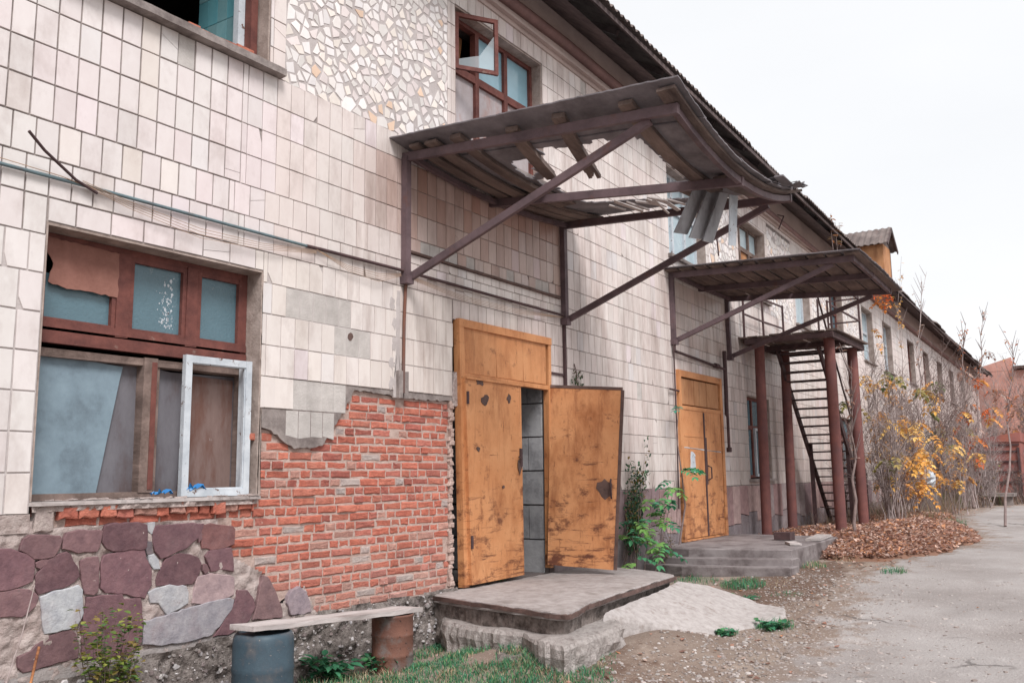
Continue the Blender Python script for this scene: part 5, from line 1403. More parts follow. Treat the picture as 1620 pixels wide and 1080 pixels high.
# ================================================================ LEAVES AND GRASS
BROWN = [(.44, .25, .19), (.52, .33, .25), (.38, .20, .15), (.58, .42, .35), (.30, .17, .13), (.58, .29, .16), (.52, .38, .33), (.26, .15, .12)]
def dryleaf(mb, p, s_, col, flat=.5):
    a = U(0, 6.28); d = Vector((math.cos(a), math.sin(a), U(-flat, flat))).normalized(); sd = d.cross(Vector((U(-flat, flat), U(-flat, flat), 1))).normalized(); up = sd.cross(d)
    w_ = s_*U(.3, .5); c_ = U(-.25, .35)*s_
    vs = [p, p+d*s_*.35+sd*w_+up*c_*.7, p+d*s_, p+d*s_*.35-sd*w_+up*c_*.7, p+d*s_*.5-up*c_*.2]
    mb.add(vs, [(0, 4, 1), (1, 4, 2), (2, 4, 3), (3, 4, 0)], col)
PILE = [(13.9, -1.9), (14.0, -2.75), (15.3, -3.35), (16.9, -3.62), (18.5, -3.3), (20, -2.85), (25, -2.0), (33, -1.75), (33, -.2), (16, -.12), (15.6, -1.2)]
def ph(x, y): 
    h = .22*math.exp(-((x-17.6)/2.6)**2-((y+2.35)/.85)**2)+.10*math.exp(-((x-15.6)/1.2)**2-((y+2.2)/.7)**2)+.10*math.exp(-((x-17)/1.8)**2-((y+.9)/.7)**2)+.15*math.exp(-((x-22)/2.5)**2-((y+1.6)/.8)**2)
    return gh(x, y)+h
lv = MB(); random.seed(41)
n = 0
while n < 24000:
    x = 13.9+abs(random.gauss(0, 5.5)); y = U(-3.65, -.1)
    if not inpoly((x, y), PILE): continue
    s_ = U(.03, .085)*(1+max(0, x-18)*.02); k = U(.7, 1.3)
    dryleaf(lv, Vector((x, y, ph(x, y)+U(.0, .05))), s_, tuple(v*k for v in random.choice(BROWN)), .7); n += 1
for i in range(1900):      # strays over the yard
    x = U(5.3, 16) if random.random() < .7 else U(16, 34); y = U(-3.2, -.3) if random.random() < .75 else U(-6, -2.5)
    if x < 10.2 and y > -1.9: continue
    if 11.8 < x < 15.5 and y > -1.9: continue
    if y < redge(x)-.3 and random.random() < .88: continue
    if x < 11 and random.random() < .55: continue
    dryleaf(lv, Vector((x, y, gh(x, y)+.012)), U(.03, .07), random.choice(BROWN), .35)
for i in range(60): dryleaf(lv, Vector((U(5.3, 7.2), U(-1.9, -.3), .03)), U(.05, .09), random.choice(BROWN), .5)
pm = MB(); vs = []; fs = []
gx = axis([(13.6, 26, .2)]); gy = axis([(-3.8, -.05, .15)])
for x in gx:
    for y in gy:
        vs.append((x, y, (ph(x, y) if inpoly((x, y), PILE) else gh(x, y)-.03)-.004))
for i in range(len(gx)-1):
    for k_ in range(len(gy)-1): a = i*len(gy)+k_; fs.append((a, a+len(gy), a+len(gy)+1, a+1))
lv.add(vs, fs, (.30, .17, .12), True)
o = lv.build('fallen_leaves', M['leaf']); tag(o, 'heap of dry brown leaves beside the stair columns and road', 'leaves', kind='stuff')
GREEN = [(.06, .20, .10), (.09, .26, .13), (.045, .15, .08), (.13, .27, .11), (.08, .24, .15)]
STRAW = [(.42, .34, .22), (.36, .28, .18), (.50, .42, .30)]
gs = MB()
def tuft(x, y, n, h, r, cols, z=None, lean=.5):
    for i in range(n):
        a = U(0, 6.28); q = r*math.sqrt(random.random()); px, py = x+math.cos(a)*q, y+math.sin(a)*q; pz = (gh(px, py) if z is None else z)-.01
        b = U(0, 6.28); l = h*U(.4, 1.1); d = Vector((math.cos(b)*lean*U(.2, 1), math.sin(b)*lean*U(.2, 1), 1)).normalized(); sd = Vector((-math.sin(b), math.cos(b), 0)).cross(Vector((0, 0, 1)))*0+Vector((math.cos(b+1.57), math.sin(b+1.57), 0))
        w_ = U(.002, .0045); p = Vector((px, py, pz)); m1 = p+d*l*.55; t_ = p+d*l+Vector((math.cos(b), math.sin(b), -.35))*l*.3
        c_ = random.choice(cols); k = U(.75, 1.3)
        gs.add([p-sd*w_, p+sd*w_, m1+sd*w_*.8, m1-sd*w_*.8, t_], [(0, 1, 2, 3), (3, 2, 4)], tuple(v*k for v in c_))
random.seed(55)
for i in range(1050):
    px = U(610, 960); py = U(1005, 1095)
    if py < 1025 and not (660 < px < 760): continue
    if px > 900 and random.random() < .5: continue
    p = atZ(px, py, .08)
    if noise.noise(Vector((px*.02, py*.05, 0))) < -.25: continue
    tuft(p.x, p.y, 22, U(.03, .09), .09, GREEN if random.random() < .84 else STRAW)
for i in range(60):
    p = atZ(U(470, 620), U(1072, 1100), .0); tuft(p.x, p.y, 20, .1, .08, GREEN+STRAW)
for (px, py, z, n, h, r, cols) in ((785, 917, .5, 90, .12, .10, GREEN+STRAW), (1175, 940, .12, 500, .11, .28, GREEN), (1150, 1005, .05, 90, .09, .12, GREEN), (1225, 998, .05, 260, .10, .20, GREEN), (1100, 905, .25, 300, .14, .35, STRAW+GREEN),
    (1180, 905, .3, 260, .14, .3, STRAW), (1280, 895, .33, 260, .10, .25, GREEN+STRAW), (1413, 905, .33, 130, .13, .16, GREEN), (1385, 880, .4, 120, .12, .2, STRAW), (1505, 832, .5, 260, .22, .3, GREEN), (1350, 868, .42, 150, .15, .2, GREEN+STRAW), (1100, 925, .2, 220, .10, .3, GREEN),
    (700, 1010, .0, 200, .14, .2, GREEN), (1000, 1000, .03, 120, .12, .15, GREEN+STRAW), (1230, 930, .2, 100, .05, .3, STRAW), (940, 975, .2, 160, .12, .14, STRAW), (890, 975, .22, 80, .1, .12, STRAW), (1340, 885, .36, 120, .1, .2, STRAW), (1245, 955, .1, 80, .05, .2, GREEN)):
    p = atZ(px, py, z); tuft(p.x, p.y, n, h, r, cols, .5 if py == 917 else (.23 if z in (.2, .22) and px < 950 else None))
OLI0 = [(.20, .20, .09), (.14, .17, .08)]
UG = [(.24, .17, .14), (.32, .24, .20), (.20, .15, .13), (.38, .30, .26), (.28, .17, .11)]
o = gs.build('grass', M['leaf']); tag(o, 'short green and straw grass in patches before the landings', 'grass', kind='stuff')

# ================================================================ PLANTS
def leaflet(mb, p, d, s_, w_, col, fold=.2):
    d = d.normalized(); sd = d.cross(Vector((U(-.4, .4), U(-.4, .4), 1))).normalized(); up = sd.cross(d)
    vs = [p, p+d*s_*.28+sd*w_*.8+up*fold*w_, p+d*s_*.6+sd*w_*.75+up*fold*w_, p+d*s_-up*.1*s_, p+d*s_*.6-sd*w_*.75+up*fold*w_, p+d*s_*.28-sd*w_*.8+up*fold*w_, p+d*s_*.5]
    mb.add(vs, [(0, 6, 1), (1, 6, 2), (2, 6, 3), (3, 6, 4), (4, 6, 5), (5, 6, 0)], col)
def pinnate(mb, p, d, L_, n, ls, lw, cols, droop=.5, stem=None):
    d = d.normalized(); c0 = random.choice(cols); k = U(.8, 1.25); col = tuple(v*k for v in c0); pts = [p]
    for i in range(n):
        t = (i+1)/n; q = p+d*L_*t+Vector((0, 0, -droop*L_*t*t)); pts.append(q)
        tan = (q-pts[-2]).normalized(); sd = tan.cross(Vector((0, 0, 1))).normalized() if abs(tan.z) < .98 else Vector((1, 0, 0))
        for s_ in (-1, 1):
            kk = U(.85, 1.15); leaflet(mb, q, sd*s_+tan*.5+Vector((0, 0, U(-.5, .1))), ls*U(.8, 1.1)*(1-.3*abs(t-.5)), lw, tuple(v*kk for v in col))
    leaflet(mb, pts[-1], (pts[-1]-pts[-2]), ls, lw, col)
    if stem is not None: stem.tube(pts, .002, 3, None, False)
def plant(name, root, lab, cat, fn, group=None, bark=None):
    st_, fo = MB(), MB(); fn(st_, fo)
    e = empty(name, root); tag(e, lab, cat, group)
    if st_.v: st_.build('stem', bark or M['bark'], e)
    if fo.v: fo.build('foliage', M['leaf'], e)
    return e
def bend(a, b, n, wob):
    a = Vector(a); b = Vector(b); o = [a]
    for i in range(1, n): o.append(a.lerp(b, i/n)+Vector((U(-wob, wob), U(-wob, wob), U(-wob, wob)*.4)))
    return o+[b]
# barberry-like shrub at the foot of the stone plinth
def f_bl(s_, f):
    random.seed(61)
    for i in range(24):
        b = Vector((3.56+U(-.05, .05), -.28+U(-.04, .04), -.1)); t_ = Vector((3.56+U(-.20, .22), -.30+U(-.15, .1), U(.5, .86)))
        P_ = bend(b, t_, 5, .012); s_.tube(P_, [.005, .0045, .004, .003, .002, .0015], 5)
        for j in range(42):
            t = U(.2, 1); q = b.lerp(t_, t)+Vector((U(-.03, .03), U(-.03, .03), U(-.02, .02))); a = U(0, 6.28)
            c_ = random.choice([(.20, .26, .05), (.13, .20, .05), (.28, .30, .07), (.09, .17, .06), (.24, .18, .06)]) if t > .5 else random.choice([(.12, .16, .05), (.2, .2, .06), (.2, .12, .06)])
            leaflet(f, q, Vector((math.cos(a), math.sin(a), U(-.3, .6))), U(.034, .06), U(.014, .024), c_)
plant('shrub', (3.56, -.28, -.1), 'yellow-green small-leaved shrub before the purple plinth stones', 'shrub', f_bl)
def f_st(s_, f):
    a = atY(55, 925, -.25); b = atY(8, 1085, -.3); s_.tube([b, b.lerp(a, .5)+Vector((.01, 0, 0)), a], [.006, .005, .003], 6)
plant('dry_stalk', tuple(atY(8, 1085, -.3)), 'thin dry stalk leaning on the plinth at the left edge', 'plant', f_st, bark=M['bark2'])
rr_ = MB(); a = atY(62, 1022, -.3); b = atY(46, 1090, -.3); rr_.tube([b, a], .008, 8); o = rr_.build('iron_bar', M['doorC']); recentre(o, b); tag(o, 'short rusty bar standing left of the small shrub', 'rod')
def weed(root, n, h, sp, ls, lw, cols, seed, up=.9):
    def fn(s_, f):
        random.seed(seed)
        for i in range(n):
            a = U(0, 6.28); b = Vector(root)+Vector((U(-.03, .03), U(-.03, .03), -.01)); t_ = b+Vector((math.cos(a)*sp*U(.2, 1), math.sin(a)*sp*U(.2, 1), h*U(.5, 1)))
            s_.tube(bend(b, t_, 3, .008), [.003, .0025, .002, .001], 4)
            for j in range(9):
                t = U(.25, 1); q = b.lerp(t_, t); a2 = U(0, 6.28); k = U(.75, 1.3)
                leaflet(f, q, Vector((math.cos(a2), math.sin(a2), U(-.4, .5))), ls*1.3*U(.7, 1.2), lw*1.35*U(.8, 1.2), tuple(v*k for v in random.choice(cols)))
    return fn
GC = [(.05, .19, .10), (.07, .24, .13), (.04, .15, .08), (.09, .26, .11)]
for i, (px, py, n, h, sp, ls, lw, lab) in enumerate(((525, 1078, 16, .24, .26, .085, .024, 'leafy green weeds between the barrel and the rusty drum'), (600, 1068, 12, .22, .18, .06, .018, 'green weeds with small white buds at the foot of the rusty drum'),
        (745, 1035, 14, .22, .22, .075, .024, 'bright green weed clump under the edge of the crumbling slab'), (700, 1000, 10, .24, .16, .04, .012, 'dusty grey-green weed at the landing corner by the wall'),
        (860, 1050, 10, .08, .16, .05, .02, 'low weed patch in the grass before the crumbling slab'), (350, 1075, 8, .2, .12, .05, .02, 'yellowing weed to the left of the plastic barrel'),
        (1005, 1005, 8, .10, .12, .07, .03, 'round-leaved weed at the broken end of the lower slab'), (1150, 1008, 8, .07, .12, .05, .02, 'small rosette weed under the front edge of the ramp'),
        (1222, 1000, 12, .09, .2, .055, .022, 'wide green weed at the tip of the ramp'), (1278, 893, 14, .10, .25, .06, .022, 'green weed at the right corner of the stepped landing'),
        (1170, 938, 14, .08, .25, .04, .016, 'blue-green weed mat between ramp and stepped landing'))):
    p = atZ(px, py, .0 if px < 900 else (.05 if px < 1225 and py > 950 else .25)); p.z = gh(p.x, p.y)
    cols = GC if px != 350 else [(.35, .25, .06), (.15, .2, .06), (.42, .2, .05)]
    plant('weed', tuple(p), lab, 'weed', weed(p, n, h, sp, ls, lw, cols, 100+i), 'weeds round the landings')
# ash sapling growing beside the open leaf
def f_ash(s_, f):
    random.seed(71)
    for (rx, ry, px, py) in ((10.9, -.35, 1010, 800), (11.0, -.4, 1035, 745), (11.2, -.45, 1060, 770), (10.7, -.45, 1000, 850), (11.2, -.5, 1045, 860), (11.4, -.35, 1070, 750)):
        t_ = atY(px, py, ry); b = Vector((rx, ry, gh(rx, ry))); s_.tube(bend(b, t_, 4, .02), [.008, .007, .005, .004, .002], 5)
        for j in range(5):
            t = U(.45, 1); q = b.lerp(t_, t); a = U(0, 6.28)
            pinnate(f, q, Vector((math.cos(a), math.sin(a)*.6-.2, U(.1, .5))), U(.20, .34), 5, .115, .036, [(.10, .34, .17), (.15, .40, .15), (.08, .28, .16), (.22, .42, .12)], .5, s_)
plant('ash_sapling', (11.0, -.4, .2), 'bright green ash sapling with feathery leaves right of the open door leaf', 'sapling', f_ash)
def f_sp(s_, f):
    random.seed(72); P_ = [atY(x, y, -.12) for x, y in ((1082, 905), (1075, 860), (1084, 800), (1078, 745), (1070, 690), (1074, 645))]
    s_.tube(P_, [.018, .015, .013, .011, .008, .005], 6)
    pinnate(f, P_[-1], Vector((-1, -.3, .15)), .42, 6, .11, .03, [(.06, .24, .17)], .3, s_)
    for i in range(7): pinnate(f, P_[3], Vector((U(-1, .3), -.6, U(0, .4))), .32, 5, .10, .03, [(.06, .30, .16), (.09, .34, .16)], .5, s_)
plant('climbing_stem', tuple(atY(1082, 905, -.12)), 'bent woody stem climbing beside the closed orange door with one leaf spray', 'climber', f_sp)
def f_vine(s_, f):
    random.seed(73)
    for i in range(20):
        b = atY(U(985, 1010), U(880, 900), -.06); t_ = atY(U(984, 1030), U(685, 800), -.05); P_ = bend(b, t_, 6, .03); P_ = [Vector((p.x, -abs(p.y+.05)-.04, p.z)) for p in P_]
        s_.tube(P_, [.006, .005, .005, .004, .003, .002, .001], 4)
        for j in range(46):
            q = b.lerp(t_, U(.15, 1))+Vector((U(-.08, .08), U(-.05, .01), U(-.05, .05))); a = U(0, 6.28)
            leaflet(f, q, Vector((math.cos(a), -.3, math.sin(a))), U(.04, .07), U(.013, .02), random.choice([(.05, .10, .06), (.08, .14, .07), (.04, .08, .05), (.2, .14, .05), (.07, .16, .09)]))
plant('wall_vine', tuple(atY(1000, 895, -.06)), 'dark small-leaved vine on the tiles between open leaf and sapling', 'vine', f_vine)
def f_vb(s_, f):
    random.seed(75)
    for i in range(10):
        b = atY(U(1040, 1090), U(885, 905), -.3); t_ = atY(U(1030, 1080), U(780, 860), -.25); s_.tube(bend(b, t_, 4, .03), [.005, .004, .003, .002, .001], 4)
        for j in range(24):
            q = b.lerp(t_, U(.1, 1))+Vector((U(-.06, .06), U(-.06, .06), U(-.04, .04))); a = U(0, 6.28)
            leaflet(f, q, Vector((math.cos(a), math.sin(a), U(-.5, .3))), U(.03, .06), U(.01, .016), random.choice([(.2, .12, .08), (.14, .12, .06), (.10, .13, .06), (.26, .18, .1)]))
plant('dry_bush', tuple(atY(1065, 900, -.3)), 'brown drying bush in the corner left of the stepped landing', 'shrub', f_vb)
def f_wt(s_, f):
    random.seed(76); c_ = atY(910, 600, -.02)
    for i in range(80):
        q = c_+Vector((U(-.12, .14), U(-.05, 0), U(-.16, .1))); a = U(0, 6.28)
        leaflet(f, q, Vector((math.cos(a), -.4, math.sin(a)-.3)), U(.03, .055), U(.009, .014), random.choice([(.06, .12, .06), (.05, .09, .05), (.14, .11, .07)]))
    s_.tube(bend(c_+Vector((0, .01, .2)), c_+Vector((.05, -.03, -.15)), 3, .02), .008, 5)
plant('wall_tuft', tuple(atY(910, 600, -.02)), 'small plant rooted in a crack of the tiles above the open leaf', 'plant', f_wt)

gs = MB(); random.seed(57)
for i in range(620):
    x = 18.8+19*random.random()**.8; y = U(-2.6, -.15) if x < 31 else U(-4.0, -.15)
    if y < redge(x)+.3 or (x < 21 and y < -2.4): continue
    tuft(x, y, 16, U(.25, .85), .35, UG if random.random() < .8 else OLI0, None, .8)
for i in range(60): 
    p = atZ(U(1385, 1450), U(782, 800), .55); tuft(p.x, p.y, 40, .2, .3, GREEN)
for b_ in range(len(gs.v)): pass
o = gs.build('undergrowth', M['leaf']); tag(o, 'tangle of dry brown stalks and weeds under the autumn shrubs', 'undergrowth', kind='stuff')
# ---------------------------------------------------------------- bare shrubs and saplings by the far wall
YEL = [(.74, .44, .12), (.70, .36, .10), (.78, .52, .18), (.64, .32, .10)]
ORA = [(.62, .22, .07), (.58, .16, .06), (.55, .28, .12)]
OLI = [(.26, .24, .08), (.20, .22, .09), (.34, .26, .10), (.14, .18, .08)]
def bare(x, y, n, h, sp, nl, cols, seed, pin=True, lsz=.075, thick=.014, twig=9, lean=(0, 0)):
    def fn(s_, f):
        random.seed(seed); z0 = gz(x)
        for i in range(n):
            b = Vector((x+U(-.25, .25), y+U(-.2, .2), z0-.05)); a = U(0, 6.28); hh = h*U(.5, 1.05)
            t_ = b+Vector((math.cos(a)*sp*U(.1, 1)+lean[0], math.sin(a)*sp*.55*U(.1, 1)+lean[1], hh))
            if t_.y > -.15: t_.y = -.15-U(0, .3)
            P_ = bend(b, t_, 6, hh*.025); r0 = thick*U(.6, 1.3); s_.tube(P_, [r0*(1-.13*q) for q in range(7)], 4, None, False)
            for j in range(twig):
                t = U(.25, 1); k0 = min(5, int(t*6)); q = P_[k0].lerp(P_[k0+1], t*6-k0 if t < 1 else 1); a = U(0, 6.28); l = hh*U(.12, .32)*(1.2-t*.6)
                e_ = q+Vector((math.cos(a)*.8, math.sin(a)*.55, U(.3, 1.2))).normalized()*l
                if e_.y > -.06: e_.y = -.06
                Q = bend(q, e_, 3, l*.05); s_.tube(Q, [r0*.42, r0*.36, r0*.28, r0*.2], 3, None, False)
                for g2 in range(3):
                    p2 = Q[1].lerp(Q[3], U(0, 1)); a = U(0, 6.28); e2 = p2+Vector((math.cos(a), math.sin(a)*.7, U(-.1, 1))).normalized()*l*U(.25, .5)
                    if e2.y > -.05: e2.y = -.05
                    s_.tube([p2, e2], [r0*.24, r0*.16], 3, None, False)
                if random.random() < nl*(.17 if x < 24 else .12):
                    if pin: [pinnate(f, e_+Vector((U(-.1, .1), U(-.1, .1), U(-.08, .08))), Vector((math.cos(a+g3*2.2), math.sin(a+g3*2.2)*.7, U(-.2, .2))), U(.18, .28), 5, lsz*1.3, lsz*.42, cols, .8) for g3 in range(3)]
                    else:
                        for _ in range(5):
                            a = U(0, 6.28); leaflet(f, Q[1].lerp(e_, random.random()), Vector((math.cos(a), math.sin(a), U(-.8, .3))), lsz*U(.6, 1), lsz*.3, random.choice(cols))
    return fn
SH = [(18.9, -1.9, 12, 3.1, 1.0, .22, OLI+YEL, True, 'shrub with olive and yellow leaves just behind the front stair columns'),
      (20.6, -1.6, 13, 3.3, 1.3, .35, YEL, True, 'shrub of bare twigs and yellow-orange leaves right of the stair'),
      (22.3, -1.7, 12, 2.8, 1.5, .5, YEL, True, 'shrub with the densest golden leaf clusters over the leaf heap'),
      (24.3, -1.3, 13, 3.8, 1.3, .25, YEL+OLI, True, 'tall bare shrub against the pale wall past the golden one'),
      (25.8, -2.1, 9, 2.3, 1.3, .4, YEL, True, 'low shrub with scattered yellow leaves leaning towards the road'),
      (27.5, -1.3, 10, 4.2, 1.3, .2, OLI+YEL, True, 'tall twiggy shrub before the second run of small windows'),
      (29.6, -1.9, 10, 3.6, 1.4, .2, YEL+ORA, True, 'thin bare shrub behind the low one leaning towards the road'),
      (31.5, -1.2, 12, 4.4, 1.5, .3, ORA+OLI, True, 'tall fawn shrub near the middle of the far wall'),
      (33.5, -2.0, 11, 3.2, 1.4, .1, BROWN, False, 'grey-brown thicket left of the rusty metal shed'),
      (37.0, -.9, 12, 4.8, 1.6, .35, BROWN+ORA, True, 'reddish bare shrub rising behind the rusty metal shed'),
      (40.5, -1.4, 12, 5.2, 1.8, .3, BROWN+ORA, True, 'pinkish-brown shrub before the end of the factory wall'),
      (44.5, -2.6, 13, 5.4, 2.2, .3, BROWN+ORA, True, 'tall feathery shrub before the red brick building'),
      (45.5, -4.6, 12, 5.0, 2.2, .25, BROWN+ORA, True, 'feathery shrub at the right edge before the red brick building'),
      (35.0, -1.75, 16, 1.7, 1.6, .15, BROWN, False, 'low dark twiggy shrub directly before the rusty metal shed'),
      (35.0, -3.4, 12, 1.3, 1.1, .7, OLI, False, 'low olive-green shrub at the right edge of the road bend'),
      (33.8, -2.9, 12, 1.6, 1.2, .3, BROWN+ORA, False, 'low brown shrub behind the slab seat at the road bend'),
      (30.8, -2.2, 10, 1.5, 1.2, .4, BROWN+OLI, False, 'low brown-green bush before the concrete blocks'),
      (38.5, -3.2, 12, 4.0, 1.6, .3, BROWN+ORA, True, 'tall fawn shrub over the right end of the rusty metal shed'),
      (42.0, -3.2, 14, 5.6, 2.0, .2, BROWN, False, 'tallest bare shrub between the shed and the red brick building'),
      (39.5, -4.3, 14, 4.6, 1.8, .25, BROWN+ORA, True, 'bare fawn shrub hiding the foot of the red brick building'),
      (20.0, -.9, 9, 2.2, .8, .1, BROWN, False, 'thin bare shrub under the steel stair')]
for i, (x, y, n, h, sp, nl, cols, pin, lab) in enumerate(SH):
    far = x > 26
    plant('bare_shrub', (x, y, gz(x)), lab, 'shrub', bare(x, y, n+(6 if x < 24 or x > 34 else 2), h, sp, nl, cols, 200+i, pin, .09 if not far else .12, .013 if not far else .016, 18), 'autumn shrubs along the far wall', bark=M['bark'] if i % 2 else M['bark2'])
# thin saplings rising above the eaves
for i, (px0, py0, px1, py1, y, th, nl, cols, lab) in enumerate(((1438, 690, 1466, 430, -1.2, .035, .25, BROWN, 'tall whitish sapling crossing the eaves in front of the far wall'),
        (1352, 800, 1348, 590, -1.9, .035, .05, BROWN, 'leaning brown trunk between the two farther stair columns'), (1530, 800, 1528, 510, -1.8, .05, .35, ORA, 'pair of upright stems before the far shrubs, reaching the sky'),
        (1548, 790, 1556, 500, -1.9, .05, .4, ORA, 'upright whippy sapling with tiny leaves above the eaves end'), (1418, 700, 1424, 440, -.9, .02, .25, YEL, 'thin sapling with yellow leaves at the end of the far canopy'), (1592, 770, 1600, 540, -3.6, .03, .5, ORA, 'orange-topped sapling before the red brick building'))):
    b = atY(px0, py0, y); t_ = atY(px1, py1, y); b0 = Vector((b.x-(t_.x-b.x)*.2, y, gz(b.x)))
    def fn(s_, f, b0=b0, t_=t_, th=th, nl=nl, cols=cols, i=i):
        random.seed(300+i); H = (t_-b0).length; P_ = bend(b0, t_, 8, H*.012); s_.tube(P_, [th*(1-.11*q) for q in range(9)], 6)
        for j in range(26):
            t = U(.45, 1); k0 = min(7, int(t*8)); q = P_[k0].lerp(P_[k0+1], t*8-k0 if t < 1 else 1); a = U(0, 6.28); l = U(.25, .7)
            e_ = q+Vector((math.cos(a)*.5, math.sin(a)*.4, 1)).normalized()*l
            s_.tube([q, q.lerp(e_, .5)+Vector((U(-.02, .02), 0, 0)), e_], [th*.25, th*.2, th*.12], 3, None, False)
            if random.random() < nl+.15:
                for _ in range(4):
                    a = U(0, 6.28); leaflet(f, q.lerp(e_, random.random()), Vector((math.cos(a), math.sin(a), U(-1, .2))), .10, .028, random.choice(cols))
    plant('sapling', tuple(b0), lab, 'sapling', fn, 'thin saplings along the far wall', bark=M['bark2'] if i in (0, 4) else M['bark'])
# spray of red-orange leaves hanging at the end of the far canopy
def f_or(s_, f):
    random.seed(91)
    c_ = atY(1398, 468, -1.2); b = Vector((c_.x+.4, -1.0, gz(19))); s_.tube(bend(b, c_, 6, .06), [.02, .018, .015, .012, .01, .008, .005], 5)
    for i in range(9): pinnate(f, c_+Vector((U(-.25, .3), U(-.2, .2), U(-.15, .15))), Vector((U(-1, 1), U(-.6, .6), U(-.2, .3))), .26, 5, .11, .035, [(.68, .16, .05), (.72, .28, .08)], .7, s_)
    for (px, py) in ((1380, 520), (1392, 545), (1402, 600)):
        q = atY(px, py, -1.2)
        for k_ in range(2): pinnate(f, q, Vector((U(-1, 1), U(-.6, .6), .1)), .22, 4, .1, .03, [(.66, .30, .10), (.6, .4, .12)], .7, s_)
plant('rowan_sapling', (18.4, -1.0, .5), 'slender rowan with red-orange leaves touching the end of the far canopy', 'sapling', f_or)
# weeds on top of the canopy eaves corner
def f_ct(s_, f):
    random.seed(92)
    for (px, py) in ((1325, 400), (1330, 390), (1318, 395)):
        b = atY(px, py, -.6); t_ = b+Vector((U(-.1, .1), 0, U(.5, .9))); s_.tube(bend(b, t_, 3, .03), [.01, .008, .006, .003], 4)
        for j in range(12):
            a = U(0, 6.28); leaflet(f, b.lerp(t_, U(.2, 1)), Vector((math.cos(a), math.sin(a), -.2)), .14, .03, random.choice([(.5, .22, .1), (.2, .14, .1), (.3, .2, .1)]))
plant('roof_weed', tuple(atY(1325, 400, -.6)), 'dead weed with brown leaves standing on the eaves above the far canopy', 'plant', f_ct)

# ================================================================ FAR THINGS
rbx = empty('brick_building', (51, -8, .6)); tag(rbx, 'red brick building closing the yard behind the bare shrubs', 'building')
M['rbrick'] = mat('distant_brickwork', S(222, 170, 156), S(204, 150, 138), 3, .95, .4, 20, dirt=S(160, 120, 112), dsc=.8, dpos=(.5, .7), damt=.6)
M['rband'] = mat('distant_plaster', S(206, 190, 186), S(180, 160, 155), 3, .95, .3, 20)
wl = MB(); wl.plate([(-22, .0), (.8, .0), (.8, 6.5), (-22, 6.5)], [rect(-3.4+.0, 3.3, -2.3, 4.9), rect(-7, 3.3, -5.9, 4.9), rect(-11, 3.3, -9.9, 4.9)], 51.0, 51.4, fn=lambda x, z, y: (y, x, z)); wl.box((51.4, -22, 0), (60, -21.6, 6.5)); wl.box((51.4, .4, 0), (60, .8, 6.5)); wl.add([(50.99, -1.5, 6.5), (50.99, .8, 6.5), (50.99, -1.45, 7.15), (51.3, -1.5, 6.5), (51.3, .8, 6.5), (51.3, -1.45, 7.15)], [(0, 2, 1), (3, 4, 5), (0, 3, 5, 2), (2, 5, 4, 1)]); wl.build('wall', M['rbrick'], rbx)
k = MB(); k.box((50.93, -22, 4.95), (50.995, -2.0, 5.2)); k.box((50.93, -22, 2.5), (50.995, .8, 2.7)); k.build('band', M['rband'], rbx)
k = MB(); k.bar((51.1, -22, 6.62), (51.1, -1.5, 6.62), .8, .14, None, n=20, j=.02); k.box((51.4, -21.6, 6.5), (60, .4, 6.6)); k.build('roof', M['edge'], rbx)
for y in (-2.85, -6.45, -10.45):
    k = MB(); frame_rect(k, -.5, 3.35, .5, 4.85, .08, .0, .08); o = k.build('window', M['wfr'], rbx); 
    place(o, Matrix.Translation(Vector((51.1, y, 0))) @ Matrix.Rotation(R(-90), 4, 'Z'))
    g = MB(); g.box((51.14, y-.5, 3.35), (51.15, y+.5, 4.85)); g.build('pane', M['inner'], o)
rs = empty('metal_shed', (37, -2, .55)); tag(rs, 'low rust-brown metal shed half hidden by twigs at the road bend', 'shed')
M['rshed'] = mat('rusted_sheet', S(172, 112, 104), S(142, 96, 94), 2, .75, .4, 20, dirt=S(172, 104, 84), dsc=1.5, dpos=(.5, .65), damt=.7)
k = MB(); k.box((36, -2.72, .3), (39.5, -1.0, 2.6)); k.add([(35.95, -2.76, 2.6), (35.95, -.95, 2.6), (35.95, -.95, 2.66), (35.95, -2.76, 2.92), (39.6, -2.76, 2.6), (39.6, -.95, 2.6), (39.6, -.95, 2.66), (39.6, -2.76, 2.92)], [(0, 3, 2, 1), (4, 5, 6, 7), (0, 1, 5, 4), (1, 2, 6, 5), (2, 3, 7, 6), (3, 0, 4, 7)])
k.build('body', M['rshed'], rs)
k = MB()
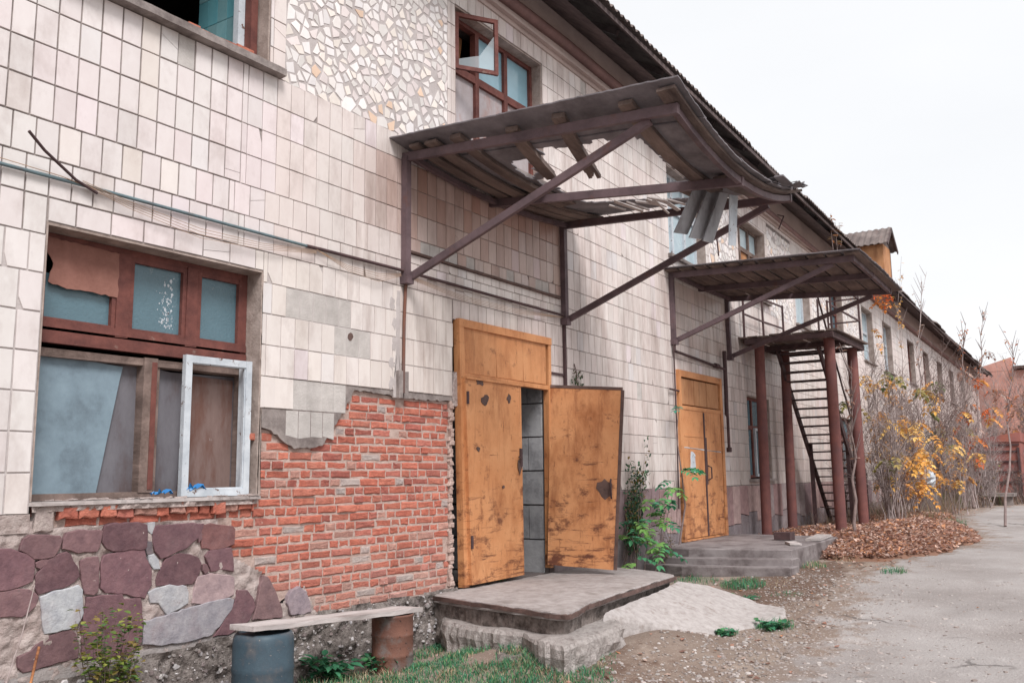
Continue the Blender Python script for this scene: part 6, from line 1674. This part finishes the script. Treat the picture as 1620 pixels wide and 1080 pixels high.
for z in (.8, 1.2, 1.55, 1.9, 2.25, 2.47): k.box((35.955, -2.70, z), (35.999, -1.02, z+.05))
for y in (-2.70, -1.6): k.box((35.94, y, .4), (35.999, y+.07, 2.4))
k.build('rib', M['rust'], rs)
cb = MB(); p = atZ(1590, 800, .56); random.seed(6)
cb.box((32.2, -2.75, .82), (33.2, -1.95, .92), None, .01); cb.box((32.3, -2.7, .5), (32.55, -2.45, .82), None, .01); cb.box((32.9, -2.3, .5), (33.15, -2.0, .82), None, .01)
o = cb.build('stone_seat', M['render']); recentre(o, (32.7, -2.3, .5)); tag(o, 'low slab seat on two blocks beside the road bend', 'bench')
for (px, w_, h, lab) in ((1452, .45, .55, 'pale concrete block with a hollow, left of two in the bushes'), (1515, .35, .5, 'pale upright concrete block, right of two in the bushes')):
    p = atY(px, 780, -1.2); k = MB(); X_ = p.x; z0 = gz(X_)
    k.box((X_, -1.2-w_, z0-.05), (X_+.3, -1.2, z0+h), None, .03); 
    k.chip([(X_+.05, z0), (X_+.1, z0), (X_+.1, z0+.1), (X_+.05, z0+.1)], -1.23-w_, -1.2-w_, .005)
    o = k.build('concrete_block', M['render']); recentre(o, (X_, -1.2, z0)); tag(o, lab, 'block', 'concrete blocks in the bushes')
k = MB(); p = atY(1465, 755, -1.5); random.seed(12); vs = []; n = 10
for i in range(7):
    for q in range(n):
        a = 2*math.pi*q/n; r = .28*math.sin(math.pi*(i+.3)/7.2)*U(.75, 1.2); vs.append((p.x+r*math.cos(a), p.y+r*math.sin(a), p.z-.3+i*.08+U(-.02, .02)))
k.add(vs, [(i*n+q, i*n+(q+1) % n, (i+1)*n+(q+1) % n, (i+1)*n+q) for i in range(6) for q in range(n)]+[tuple(range(n-1, -1, -1)), tuple(range(6*n, 7*n))])
k.build('x', M['wfr']); o = bpy.data.objects['x']; o.name = 'plastic_bag'; recentre(o, (p.x, p.y, p.z-.3)); tag(o, 'crumpled white bag caught in the shrubs past the leaf heap', 'bag')
# parts the far wall stands on: a last check that every mesh is solid shaded where it should be
